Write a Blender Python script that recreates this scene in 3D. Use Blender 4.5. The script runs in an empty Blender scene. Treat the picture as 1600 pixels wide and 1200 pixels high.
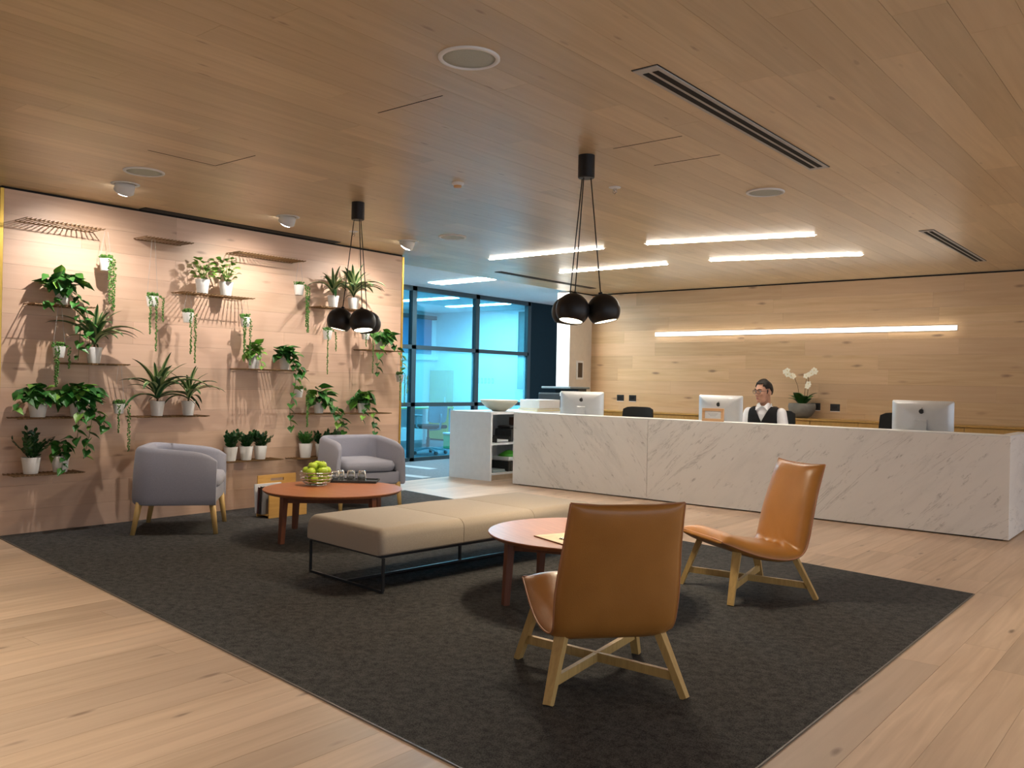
import bpy, bmesh, math, random
from mathutils import Vector, Matrix, Euler, Quaternion, noise
random.seed(7)
PI = math.pi
R = math.radians
scene = bpy.context.scene
C = scene.collection

# ------------------------------------------------------------------ camera, world, exposure
H = 1.21                      # eye height
CEIL = 2.59
cam_d = bpy.data.cameras.new('camera'); cam = bpy.data.objects.new('camera', cam_d); C.objects.link(cam)
cam_d.sensor_width = 36.0; cam_d.lens = 1351.987 / 1600 * 36.0; cam_d.clip_start = 0.05; cam_d.clip_end = 100
pitch, roll, yaw = 6.77796987e-04, -2.07088424e-02, -6.85063552e-01
fw = Vector((math.sin(yaw)*math.cos(pitch), math.cos(yaw)*math.cos(pitch), -math.sin(pitch)))
rt0 = Vector((math.cos(yaw), -math.sin(yaw), 0)); dn0 = fw.cross(rt0)
cr, sr = math.cos(roll), math.sin(roll)
rt = cr*rt0 + sr*dn0; dn = -sr*rt0 + cr*dn0
mw = Matrix.Identity(4)
for i in range(3):
    mw[i][0] = rt[i]; mw[i][1] = -dn[i]; mw[i][2] = -fw[i]
mw[2][3] = H
cam.matrix_world = mw
scene.camera = cam

world = bpy.data.worlds.new('world'); scene.world = world; world.use_nodes = True
bg = world.node_tree.nodes['Background']
bg.inputs[0].default_value = (0.80, 0.88, 1.0, 1); bg.inputs[1].default_value = 0.9
vs = scene.view_settings
vs.view_transform = 'Standard'; vs.look = 'None'; vs.gamma = 1.0; vs.use_curve_mapping = False
vs.exposure = 0.55

P_PENDANT = 22.0      # watts of each pendant shade lamp
P_WASH = 52.0         # watts of each wall washer
P_DOWN = 210.0         # watts of each downlight behind the camera
E_STRIP = 75.0        # emission of the led strips
E_OFFICE = 75.0

# ------------------------------------------------------------------ node / material helpers
MATS = {}
class NT:
    def __init__(s, name):
        s.m = bpy.data.materials.new(name); s.m.use_nodes = True
        s.t = s.m.node_tree; s.n = s.t.nodes; s.l = s.t.links
        s.b = s.n['Principled BSDF']; s.out = s.n['Material Output']
    def node(s, kind, **kw):
        x = s.n.new(kind)
        for k, v in kw.items(): setattr(x, k, v)
        return x
    def link(s, a, b): s.l.new(a, b)
    def ramp(s, fac, stops, interp='LINEAR'):
        r = s.node('ShaderNodeValToRGB'); r.color_ramp.interpolation = interp
        el = r.color_ramp.elements
        while len(el) < len(stops): el.new(0.5)
        for e, (p, c) in zip(el, stops): e.position = p; e.color = (*c, 1) if len(c) == 3 else c
        s.link(fac, r.inputs[0]); return r.outputs[0]
    def mix(s, a, b, fac, mode='MIX'):
        m = s.node('ShaderNodeMix', data_type='RGBA', blend_type=mode)
        for sock, v in ((m.inputs[6], a), (m.inputs[7], b), (m.inputs[0], fac)):
            if isinstance(v, bpy.types.NodeSocket): s.link(v, sock)
            elif isinstance(v, (tuple, list)): sock.default_value = (*v, 1) if len(v) == 3 else v
            else: sock.default_value = v
        return m.outputs[2]
    def math(s, op, a, b=None):
        m = s.node('ShaderNodeMath', operation=op)
        for sock, v in zip(m.inputs, (a, b)):
            if v is None: continue
            if isinstance(v, bpy.types.NodeSocket): s.link(v, sock)
            else: sock.default_value = v
        return m.outputs[0]
    def bump(s, h, strength=0.2, dist=0.01):
        b = s.node('ShaderNodeBump'); b.inputs['Strength'].default_value = strength; b.inputs['Distance'].default_value = dist
        s.link(h, b.inputs['Height']); s.link(b.outputs[0], s.b.inputs['Normal'])
    def set(s, color=None, rough=None, metal=None, spec=None, trans=None, emis=None, es=None, ior=None, coat=None, sheen=None):
        I = s.b.inputs
        if color is not None:
            if isinstance(color, bpy.types.NodeSocket): s.link(color, I['Base Color'])
            else: I['Base Color'].default_value = (*color, 1)
        for k, v in (('Roughness', rough), ('Metallic', metal), ('Specular IOR Level', spec), ('Transmission Weight', trans), ('IOR', ior), ('Emission Strength', es), ('Coat Weight', coat), ('Sheen Weight', sheen)):
            if v is not None:
                if isinstance(v, bpy.types.NodeSocket): s.link(v, I[k])
                else: I[k].default_value = v
        if emis is not None: I['Emission Color'].default_value = (*emis, 1)
        return s.m

def plain(name, color, rough=0.5, metal=0.0, spec=0.5, var=0.06, scale=14.0, bump=0.0, **kw):
    """solid colour with slight procedural mottling"""
    if name in MATS: return MATS[name]
    t = NT(name)
    tc = t.node('ShaderNodeTexCoord'); nz = t.node('ShaderNodeTexNoise'); nz.inputs['Scale'].default_value = scale; nz.inputs['Detail'].default_value = 4
    t.link(tc.outputs['Object'], nz.inputs['Vector'])
    lo = tuple(c*(1-var) for c in color); hi = tuple(min(1, c*(1+var)) for c in color)
    col = t.ramp(nz.outputs[0], [(0.3, lo), (0.7, hi)])
    if bump: t.bump(nz.outputs[0], bump, 0.004)
    MATS[name] = t.set(col, rough, metal, spec, **kw); return MATS[name]

def emit(name, color, strength):
    if name in MATS: return MATS[name]
    t = NT(name); MATS[name] = t.set((0.9, 0.9, 0.9), 0.6, emis=color, es=strength); return MATS[name]

def planked(name, axis, c_dark, c_light, c_knot, rough=0.45, grain=1.0, tint=(0.62, 0.42, 0.30), tintamt=0.35, valvar=0.22, knot=0.055, across=0):
    """oak boards: grain runs along the world axis, each board its own shade"""
    t = NT(name)
    geo = t.node('ShaderNodeNewGeometry'); oi = t.node('ShaderNodeObjectInfo')
    comb = t.node('ShaderNodeCombineXYZ')
    for k, f in enumerate((53.0, 31.0, 17.0)):
        t.link(t.math('MULTIPLY', oi.outputs['Random'], f), comb.inputs[k])
    add = t.node('ShaderNodeVectorMath', operation='ADD'); t.link(geo.outputs['Position'], add.inputs[0]); t.link(comb.outputs[0], add.inputs[1])
    def mapped(along, across):
        m = t.node('ShaderNodeMapping'); sc = [across]*3; sc[axis] = along
        m.inputs['Scale'].default_value = sc; t.link(add.outputs[0], m.inputs['Vector']); return m.outputs[0]
    n1 = t.node('ShaderNodeTexNoise'); n1.inputs['Scale'].default_value = 1; n1.inputs['Detail'].default_value = 7; n1.inputs['Distortion'].default_value = 0.7
    t.link(mapped(1.3, 22*grain), n1.inputs['Vector'])
    n2 = t.node('ShaderNodeTexNoise'); n2.inputs['Scale'].default_value = 1; n2.inputs['Detail'].default_value = 3
    t.link(mapped(0.9, 5), n2.inputs['Vector'])
    col = t.ramp(n1.outputs[0], [(0.28, c_dark), (0.68, c_light)])
    col = t.mix(col, t.mix(c_dark, c_light, 0.35), t.math('MULTIPLY', n2.outputs[0], 0.55))
    # board to board
    wn = t.node('ShaderNodeTexWhiteNoise', noise_dimensions='1D'); t.link(t.math('MULTIPLY', oi.outputs['Random'], 91.7), wn.inputs['W'])
    col = t.mix(col, tint, t.math('MULTIPLY', wn.outputs['Value'], tintamt))
    hsv = t.node('ShaderNodeHueSaturation'); t.link(col, hsv.inputs['Color'])
    t.link(t.math('ADD', t.math('MULTIPLY', oi.outputs['Random'], valvar), 1-valvar*0.55), hsv.inputs['Value'])
    col = hsv.outputs[0]
    # knots
    sp = t.node('ShaderNodeSeparateXYZ'); t.link(add.outputs[0], sp.inputs[0]); c2 = t.node('ShaderNodeCombineXYZ')
    t.link(t.math('MULTIPLY', sp.outputs[axis], 1.25), c2.inputs[0]); t.link(t.math('MULTIPLY', sp.outputs[across], 4.6), c2.inputs[1])
    wob = t.node('ShaderNodeTexNoise'); wob.inputs['Scale'].default_value = 5; wob.inputs['Detail'].default_value = 3; t.link(c2.outputs[0], wob.inputs['Vector'])
    vo = t.node('ShaderNodeTexVoronoi', voronoi_dimensions='2D'); vo.inputs['Scale'].default_value = 1; t.link(c2.outputs[0], vo.inputs['Vector'])
    d = t.math('ADD', vo.outputs['Distance'], t.math('MULTIPLY', t.math('SUBTRACT', wob.outputs[0], 0.5), 0.12))
    kf = t.node('ShaderNodeMapRange'); t.link(d, kf.inputs[0]); kf.inputs[1].default_value = knot*0.35; kf.inputs[2].default_value = knot*1.5; kf.inputs[3].default_value = 1; kf.inputs[4].default_value = 0
    sel = t.node('ShaderNodeSeparateColor'); t.link(vo.outputs['Color'], sel.inputs[0])      # only some cells carry a knot
    pick = t.node('ShaderNodeMapRange'); t.link(sel.outputs[0], pick.inputs[0]); pick.inputs[1].default_value = 0.35; pick.inputs[2].default_value = 0.8
    col = t.mix(col, c_knot, t.math('MULTIPLY', t.math('MULTIPLY', kf.outputs[0], pick.outputs[0]), 0.85))
    t.bump(n1.outputs[0], 0.06, 0.002)
    MATS[name] = t.set(col, rough); return MATS[name]

M_FLOOR = planked('oak_floor', 1, (0.44, 0.30, 0.20), (0.65, 0.48, 0.35), (0.20, 0.13, 0.09), rough=0.42, tint=(0.50, 0.37, 0.28), tintamt=0.5, valvar=0.26, knot=0.045)
M_CEILW = planked('oak_ceiling', 1, (0.455, 0.34, 0.20), (0.60, 0.47, 0.295), (0.30, 0.20, 0.12), rough=0.36, tint=(0.55, 0.41, 0.26), tintamt=0.4, valvar=0.2, knot=0.03)
M_WALLY = planked('oak_wall_left', 1, (0.52, 0.34, 0.225), (0.655, 0.465, 0.325), (0.27, 0.16, 0.11), rough=0.45, tint=(0.66, 0.43, 0.33), tintamt=0.5, valvar=0.16, knot=0.05, across=2)
M_WALLX = planked('oak_wall_back', 0, (0.47, 0.305, 0.155), (0.63, 0.44, 0.255), (0.23, 0.14, 0.085), rough=0.45, tint=(0.60, 0.40, 0.25), tintamt=0.55, valvar=0.22, knot=0.065, across=2)

def furn_wood(name, c1, c2, rough=0.4, sc=(3, 40, 40)):
    t = NT(name); tc = t.node('ShaderNodeTexCoord'); m = t.node('ShaderNodeMapping'); m.inputs['Scale'].default_value = sc
    t.link(tc.outputs['Object'], m.inputs['Vector'])
    n = t.node('ShaderNodeTexNoise'); n.inputs['Scale'].default_value = 1; n.inputs['Detail'].default_value = 6; n.inputs['Distortion'].default_value = 0.5
    t.link(m.outputs[0], n.inputs['Vector'])
    MATS[name] = t.set(t.ramp(n.outputs[0], [(0.3, c1), (0.7, c2)]), rough); return MATS[name]
M_ASH = furn_wood('ash_legs', (0.50, 0.315, 0.105), (0.62, 0.41, 0.15), 0.45, (60, 60, 6))
M_TEAK = furn_wood('red_brown_table', (0.29, 0.095, 0.036), (0.38, 0.135, 0.055), 0.34, (4, 60, 60))
M_PLY = furn_wood('amber_plywood', (0.58, 0.31, 0.075), (0.68, 0.39, 0.11), 0.45, (40, 4, 40))
M_FRAMEW = furn_wood('pale_frame_wood', (0.62, 0.36, 0.17), (0.72, 0.45, 0.24), 0.5)
M_OCHRE = furn_wood('ochre_veneer', (0.36, 0.205, 0.055), (0.43, 0.25, 0.075), 0.42, (30, 30, 3))

def carpet(name, c1, c2, sc=230):
    t = NT(name); geo = t.node('ShaderNodeNewGeometry')
    n = t.node('ShaderNodeTexNoise'); n.inputs['Scale'].default_value = sc; n.inputs['Detail'].default_value = 3; t.link(geo.outputs['Position'], n.inputs['Vector'])
    n2 = t.node('ShaderNodeTexNoise'); n2.inputs['Scale'].default_value = 26; n2.inputs['Detail'].default_value = 5; t.link(geo.outputs['Position'], n2.inputs['Vector'])
    f = t.math('ADD', t.math('MULTIPLY', n.outputs[0], 0.65), t.math('MULTIPLY', n2.outputs[0], 0.35))
    col = t.ramp(f, [(0.38, c1), (0.62, c2)]); t.bump(n.outputs[0], 0.5, 0.004)
    MATS[name] = t.set(col, 0.95, spec=0.15); return MATS[name]
M_RUG = carpet('charcoal_carpet', (0.020, 0.021, 0.022), (0.094, 0.090, 0.086))
M_OCARP = carpet('office_carpet', (0.10, 0.13, 0.15), (0.17, 0.20, 0.22), 90)

def fabric(name, c, var=0.14, rough=0.9):
    t = NT(name); tc = t.node('ShaderNodeTexCoord')
    n = t.node('ShaderNodeTexNoise'); n.inputs['Scale'].default_value = 380; n.inputs['Detail'].default_value = 2; t.link(tc.outputs['Object'], n.inputs['Vector'])
    col = t.ramp(n.outputs[0], [(0.3, tuple(x*(1-var) for x in c)), (0.7, tuple(min(1, x*(1+var)) for x in c))])
    t.bump(n.outputs[0], 0.25, 0.002); MATS[name] = t.set(col, rough, spec=0.2, sheen=0.15 if c[0] > 0.1 else 0.0); return MATS[name]
M_GREYFAB = fabric('grey_wool', (0.32, 0.32, 0.375))
M_TAUPE = fabric('taupe_wool', (0.40, 0.335, 0.265))
M_BLACKFAB = fabric('black_mesh_fabric', (0.018, 0.018, 0.018))

def leather():
    t = NT('tan_leather'); tc = t.node('ShaderNodeTexCoord')
    n = t.node('ShaderNodeTexNoise'); n.inputs['Scale'].default_value = 5; n.inputs['Detail'].default_value = 5; t.link(tc.outputs['Object'], n.inputs['Vector'])
    v = t.node('ShaderNodeTexVoronoi'); v.inputs['Scale'].default_value = 260; t.link(tc.outputs['Object'], v.inputs['Vector'])
    col = t.ramp(n.outputs[0], [(0.3, (0.35, 0.146, 0.030)), (0.7, (0.42, 0.182, 0.040))])
    t.bump(v.outputs['Distance'], 0.12, 0.002); MATS['leather'] = t.set(col, 0.33, spec=0.5); return t.m
M_LEATHER = leather()
M_PIPING = plain('leather_piping', (0.40, 0.17, 0.075), 0.45)

def marble(name, ang):
    """pale stone with short thin slanting veins; ang = slant"""
    t = NT(name); geo = t.node('ShaderNodeNewGeometry')
    rotm = t.node('ShaderNodeMapping'); rotm.inputs['Rotation'].default_value = (0, R(ang), 0); t.link(geo.outputs['Position'], rotm.inputs['Vector'])
    def layer(sx, sz, scale, width, lo, hi, detail=8, dist=0.6):
        m = t.node('ShaderNodeMapping'); m.inputs['Scale'].default_value = (sx, 1.0, sz); t.link(rotm.outputs[0], m.inputs['Vector'])
        n = t.node('ShaderNodeTexNoise'); n.inputs['Scale'].default_value = scale; n.inputs['Detail'].default_value = detail; n.inputs['Roughness'].default_value = 0.62; n.inputs['Distortion'].default_value = dist
        t.link(m.outputs[0], n.inputs['Vector'])
        n2 = t.node('ShaderNodeTexNoise'); n2.inputs['Scale'].default_value = scale*0.9; n2.inputs['Detail'].default_value = 5; off = t.node('ShaderNodeVectorMath', operation='ADD'); off.inputs[1].default_value = (7.3, 2.2, 4.1)
        t.link(m.outputs[0], off.inputs[0]); t.link(off.outputs[0], n2.inputs['Vector'])
        v = t.math('ABSOLUTE', t.math('SUBTRACT', n.outputs[0], 0.5))
        f = t.node('ShaderNodeMapRange'); t.link(v, f.inputs[0]); f.inputs[1].default_value = 0; f.inputs[2].default_value = width; f.inputs[3].default_value = 1; f.inputs[4].default_value = 0
        g = t.node('ShaderNodeMapRange'); t.link(n2.outputs[0], g.inputs[0]); g.inputs[1].default_value = lo; g.inputs[2].default_value = hi
        return t.math('MULTIPLY', f.outputs[0], g.outputs[0])
    f1 = layer(0.45, 3.4, 1.7, 0.011, 0.47, 0.58)
    f2 = layer(3.0, 11.0, 2.4, 0.045, 0.58, 0.70, 6, 0.3)
    f3 = layer(0.8, 3.0, 1.6, 0.10, 0.42, 0.70, 5, 0.5)
    col = t.mix((0.80, 0.79, 0.77), (0.66, 0.655, 0.645), t.math('MULTIPLY', f3, 0.6))
    col = t.mix(col, (0.26, 0.255, 0.25), t.math('MULTIPLY', f2, 0.75))
    col = t.mix(col, (0.28, 0.275, 0.27), t.math('MULTIPLY', f1, 0.5))
    MATS[name] = t.set(col, 0.38); return t.m
M_MARBLE = marble('white_marble', 44); M_MARBLE2 = marble('white_marble_mirrored', -48)

def pane_glass(name, tint, frost):
    t = NT(name)
    tr = t.node('ShaderNodeBsdfTransparent'); tr.inputs[0].default_value = (*tint, 1)
    gl = t.node('ShaderNodeBsdfGlossy'); gl.inputs['Roughness'].default_value = 0.03; gl.inputs[0].default_value = (0.9, 1, 1, 1)
    mx = t.node('ShaderNodeMixShader'); mx.inputs[0].default_value = 0.07
    t.link(tr.outputs[0], mx.inputs[1]); t.link(gl.outputs[0], mx.inputs[2]); last = mx.outputs[0]
    if frost:
        tl = t.node('ShaderNodeBsdfTranslucent'); tl.inputs[0].default_value = (0.45, 0.85, 0.95, 1)
        m2 = t.node('ShaderNodeMixShader'); m2.inputs[0].default_value = frost
        t.link(last, m2.inputs[1]); t.link(tl.outputs[0], m2.inputs[2]); last = m2.outputs[0]
    t.link(last, t.out.inputs[0]); MATS[name] = t.m; return t.m
M_GLASS = pane_glass('clear_partition_glass', (0.46, 0.84, 0.97), 0)
M_FROST = pane_glass('filmed_partition_glass', (0.46, 0.86, 0.98), 0.2)

M_WHITE = plain('white_laminate', (0.72, 0.73, 0.74), 0.4, var=0.03)
M_PAINT = plain('white_paint', (0.74, 0.75, 0.76), 0.8, var=0.03)
M_CREAM = plain('cream_paint', (0.66, 0.59, 0.50), 0.8, var=0.03)
M_POT = plain('white_ceramic', (0.74, 0.73, 0.70), 0.45, var=0.03)
M_SOIL = plain('potting_soil', (0.035, 0.022, 0.014), 0.95, var=0.4, scale=90, bump=0.6)
M_BLACK = plain('black_metal', (0.012, 0.012, 0.013), 0.42, spec=0.4)
M_DARKGAP = plain('dark_recess', (0.008, 0.007, 0.006), 0.9)
M_BRASS = plain('brass', (0.66, 0.43, 0.09), 0.32, metal=0.85)
M_ROD = plain('bronze_rod', (0.20, 0.115, 0.045), 0.5, metal=0.35)
M_ALU = plain('aluminium', (0.60, 0.61, 0.62), 0.36, metal=0.45, var=0.02)
M_GRILL = plain('grey_grille', (0.42, 0.42, 0.41), 0.55)
M_SPK = plain('speaker_mesh_grey', (0.40, 0.44, 0.41), 0.7, scale=500, var=0.2)
M_NAVY = plain('navy_paint', (0.003, 0.016, 0.025), 0.8, spec=0.2)
M_FRAME = plain('dark_teal_metal', (0.012, 0.032, 0.042), 0.45)
M_GREENAPPLE = plain('green_apple', (0.36, 0.50, 0.035), 0.3, var=0.25, scale=8)
M_STEM = plain('brown_stem', (0.11, 0.065, 0.025), 0.7)
M_CHROME = plain('chrome', (0.75, 0.73, 0.68), 0.15, metal=1.0)
M_PLASTIC = plain('black_plastic', (0.02, 0.02, 0.021), 0.4)
M_GLASSWARE = NT('clear_glassware').set((0.95, 0.97, 0.97), 0.02, trans=0.95, ior=1.3)
M_STONE = plain('grey_stone_pot', (0.17, 0.165, 0.145), 0.8, var=0.15, bump=0.2)
M_LABELPAPER = plain('white_card', (0.75, 0.76, 0.76), 0.7, var=0.02)
M_SAND = plain('sand_bowl', (0.56, 0.55, 0.44), 0.55)

def leafmat(name, c1, c2, edge=None, ew=0.3, rough=0.42):
    t = NT(name); tc = t.node('ShaderNodeTexCoord'); oi = t.node('ShaderNodeObjectInfo')
    n = t.node('ShaderNodeTexNoise'); n.inputs['Scale'].default_value = 7; n.inputs['Detail'].default_value = 4
    add = t.node('ShaderNodeVectorMath', operation='ADD'); t.link(tc.outputs['Object'], add.inputs[0])
    cb = t.node('ShaderNodeCombineXYZ'); t.link(t.math('MULTIPLY', oi.outputs['Random'], 40.0), cb.inputs[2]); t.link(cb.outputs[0], add.inputs[1])
    t.link(add.outputs[0], n.inputs['Vector'])
    col = t.ramp(n.outputs[0], [(0.38, c1), (0.72, c2)])
    hsv = t.node('ShaderNodeHueSaturation'); t.link(col, hsv.inputs['Color'])
    t.link(t.math('ADD', t.math('MULTIPLY', oi.outputs['Random'], 0.55), 0.7), hsv.inputs['Value']); col = hsv.outputs[0]
    if edge:
        sp = t.node('ShaderNodeSeparateXYZ'); t.link(tc.outputs['Object'], sp.inputs[0])
        e = t.ramp(t.math('ABSOLUTE', sp.outputs[1]), [(ew*0.75, (0, 0, 0)), (ew, (1, 1, 1))]); bw = t.node('ShaderNodeRGBToBW'); t.link(e, bw.inputs[0])
        col = t.mix(col, edge, bw.outputs[0])
    MATS[name] = t.set(col, rough, spec=0.4); return MATS[name]
L_POTHOS = leafmat('pothos_leaf', (0.020, 0.115, 0.022), (0.075, 0.24, 0.035))
L_BRIGHT = leafmat('bright_leaf', (0.11, 0.29, 0.035), (0.26, 0.45, 0.08))
L_DARK = leafmat('dark_glossy_leaf', (0.008, 0.042, 0.010), (0.022, 0.085, 0.018), rough=0.3)
L_STRAP = leafmat('striped_strap_leaf', (0.018, 0.075, 0.022), (0.04, 0.135, 0.04), edge=(0.36, 0.44, 0.20), ew=0.03)
L_STRAPD = leafmat('dark_strap_leaf', (0.012, 0.055, 0.018), (0.03, 0.11, 0.032), edge=(0.20, 0.28, 0.11), ew=0.045)
L_PEARL = plain('pearl_bead_green', (0.085, 0.21, 0.035), 0.45, var=0.35, scale=60)
L_ORCHID = leafmat('orchid_leaf', (0.022, 0.085, 0.016), (0.05, 0.15, 0.028), rough=0.3)
M_PETAL = plain('white_petal', (0.80, 0.76, 0.62), 0.6)

# ------------------------------------------------------------------ mesh helpers
def obj(name, bm, m=None, parent=None, smooth=False, loc=None, rot=None):
    me = bpy.data.meshes.new(name)
    bmesh.ops.recalc_face_normals(bm, faces=bm.faces); bm.to_mesh(me); bm.free()
    if smooth:
        for p in me.polygons: p.use_smooth = True
    if m: me.materials.append(m)
    o = bpy.data.objects.new(name, me); C.objects.link(o)
    if parent: o.parent = parent
    if loc is not None: o.location = loc
    if rot is not None: o.rotation_euler = rot
    return o
def inst(name, me, parent=None, loc=(0, 0, 0), rot=None, scale=None, mat4=None):
    o = bpy.data.objects.new(name, me); C.objects.link(o)
    if parent: o.parent = parent
    if mat4 is not None: o.matrix_local = mat4
    else:
        o.location = loc
        if rot is not None: o.rotation_euler = rot
        if scale is not None: o.scale = scale
    return o
def tag(o, label, cat, group=None, kind=None):
    o['label'] = label
    if cat: o['category'] = cat
    if group: o['group'] = group
    if kind: o['kind'] = kind
    return o
def thing(name, label, cat, loc=(0, 0, 0), rotz=0.0, group=None):
    o = bpy.data.objects.new(name, None); C.objects.link(o); o.empty_display_size = 0.05
    o.location = loc; o.rotation_euler = (0, 0, rotz)
    return tag(o, label, cat, group)
def struct(o, label=None, cat=None):
    o['kind'] = 'structure'
    if label: o['label'] = label
    if cat: o['category'] = cat
    return o
def smooth_angle(o, a=35):
    me = o.data
    for p in me.polygons: p.use_smooth = True
    try: me.set_sharp_from_angle(angle=R(a))
    except Exception: pass
    return o
BM = bmesh.new
def box(bm, lo, hi, bevel=0.0, seg=2, mat=None):
    vs = [bm.verts.new((x, y, z)) for x in (lo[0], hi[0]) for y in (lo[1], hi[1]) for z in (lo[2], hi[2])]
    fs = [bm.faces.new([vs[i] for i in q]) for q in ((0, 1, 3, 2), (4, 6, 7, 5), (0, 4, 5, 1), (2, 3, 7, 6), (0, 2, 6, 4), (1, 5, 7, 3))]
    if bevel:
        es = set(e for f in fs for e in f.edges)
        r = bmesh.ops.bevel(bm, geom=list(es), offset=bevel, segments=seg, profile=0.5, affect='EDGES')
        vs = list(set(v for f in r['faces'] for v in f.verts) | set(v for v in vs if v.is_valid))
    if mat is not None: bmesh.ops.transform(bm, matrix=mat, verts=[v for v in vs if v.is_valid])
    return bm
def frame_of(d):
    d = d.normalized(); a = Vector((0, 0, 1)) if abs(d.z) < 0.9 else Vector((1, 0, 0))
    x = d.cross(a).normalized(); y = d.cross(x).normalized(); return x, y
def tube(bm, pts, rad, n=8, cap=True):
    pts = [Vector(p) for p in pts]; rads = rad if isinstance(rad, (list, tuple)) else [rad]*len(pts)
    rings = []; px = None
    for i, p in enumerate(pts):
        d = (pts[min(i+1, len(pts)-1)] - pts[max(i-1, 0)])
        if d.length < 1e-9: d = Vector((0, 0, 1))
        x, y = frame_of(d)
        if px is not None:
            x = (px - d.normalized()*px.dot(d.normalized()))
            x = x.normalized() if x.length > 1e-6 else frame_of(d)[0]
            y = d.normalized().cross(x)
        px = x
        rings.append([bm.verts.new(p + (x*math.cos(2*PI*k/n) + y*math.sin(2*PI*k/n))*rads[i]) for k in range(n)])
    for a, b in zip(rings, rings[1:]):
        for k in range(n): bm.faces.new((a[k], a[(k+1) % n], b[(k+1) % n], b[k]))
    if cap: bm.faces.new(rings[0][::-1]); bm.faces.new(rings[-1])
    return bm
def beam(bm, p0, p1, w0, w1=None, h0=None, h1=None, up=Vector((0, 0, 1))):
    """rectangular bar from p0 to p1, width w, height h (tapering)"""
    p0, p1 = Vector(p0), Vector(p1); w1 = w0 if w1 is None else w1; h0 = w0 if h0 is None else h0; h1 = h0 if h1 is None else h1
    d = (p1-p0).normalized(); x = d.cross(up)
    if x.length < 1e-4: x = d.cross(Vector((0, 1, 0)))
    x.normalize(); y = x.cross(d).normalized(); r = []
    for p, w, h in ((p0, w0, h0), (p1, w1, h1)):
        r.append([bm.verts.new(p + x*w/2*a + y*h/2*b) for a, b in ((-1, -1), (1, -1), (1, 1), (-1, 1))])
    for k in range(4): bm.faces.new((r[0][k], r[0][(k+1) % 4], r[1][(k+1) % 4], r[1][k]))
    bm.faces.new(r[0][::-1]); bm.faces.new(r[1]); return bm
def lathe(bm, prof, n=24, center=(0, 0, 0), mat=None):
    c = Vector(center); rings = []; new = []
    for r, z in prof:
        if r < 1e-6:
            v = bm.verts.new(c + Vector((0, 0, z))); rings.append([v]); new.append(v)
        else:
            ring = [bm.verts.new(c + Vector((r*math.cos(2*PI*k/n), r*math.sin(2*PI*k/n), z))) for k in range(n)]; rings.append(ring); new += ring
    for a, b in zip(rings, rings[1:]):
        for k in range(n):
            k2 = (k+1) % n
            if len(a) == 1 and len(b) == 1: continue
            if len(a) == 1: bm.faces.new((a[0], b[k2], b[k]))
            elif len(b) == 1: bm.faces.new((a[k], a[k2], b[0]))
            else: bm.faces.new((a[k], a[k2], b[k2], b[k]))
    if mat is not None: bmesh.ops.transform(bm, matrix=mat, verts=new)
    return bm
def loft(bm, rings, closed=True, cap=True):
    vr = [[bm.verts.new(p) for p in r] for r in rings]
    for a, b in zip(vr, vr[1:]):
        n = len(a)
        for k in range(n if closed else n-1): bm.faces.new((a[k], a[(k+1) % n], b[(k+1) % n], b[k]))
    if cap and closed: bm.faces.new(vr[0][::-1]); bm.faces.new(vr[-1])
    return bm
def ellipsoid(bm, c, r, rot=None, sub=3):
    g = bmesh.ops.create_icosphere(bm, subdivisions=sub, radius=1.0)
    m = Matrix.Translation(Vector(c)) @ (rot.to_4x4() if rot is not None else Matrix.Identity(4)) @ Matrix.Diagonal((*r, 1))
    bmesh.ops.transform(bm, matrix=m, verts=g['verts']); return g['verts']
def prism(bm, poly, z0, z1):
    a = [bm.verts.new((x, y, z0)) for x, y in poly]; b = [bm.verts.new((x, y, z1)) for x, y in poly]; n = len(poly)
    for k in range(n): bm.faces.new((a[k], a[(k+1) % n], b[(k+1) % n], b[k]))
    bm.faces.new(a[::-1]); bm.faces.new(b); return bm
def spot(name, loc, target, watts, size, blend, color, radius=0.03, parent=None):
    d = bpy.data.lights.new(name, 'SPOT'); d.energy = watts; d.spot_size = R(size); d.spot_blend = blend; d.color = color; d.shadow_soft_size = radius
    o = bpy.data.objects.new(name, d); C.objects.link(o); o.location = loc
    o.rotation_euler = (Vector(target)-Vector(loc)).to_track_quat('-Z', 'Y').to_euler()
    if parent: o.parent = parent
    return o
def unit_box():
    bm = BM(); box(bm, (-.5, -.5, -.5), (.5, .5, .5)); me = bpy.data.meshes.new('plank'); bm.to_mesh(me); bm.free(); return me

def splits(a, b, rng, lo, hi):
    """board ends between a and b, staggered, no slivers"""
    cuts = [a]; p = a + rng.uniform(0.25, 1.0)*lo
    while p < b-0.25: cuts.append(p); p += rng.uniform(lo, hi)
    cuts.append(b); return list(zip(cuts, cuts[1:]))
# ------------------------------------------------------------------ room shell
WX = -6.953           # face of the plant wall
Y0, Y1 = 2.54, 6.577
BWY = 10.99           # face of the wall behind the counter
EDGE = -7.48          # where the timber ceiling stops
RUG = [(-6.95, 2.55), (-1.117, 1.935), (-1.117, 5.79), (-6.95, 6.675)]

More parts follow.
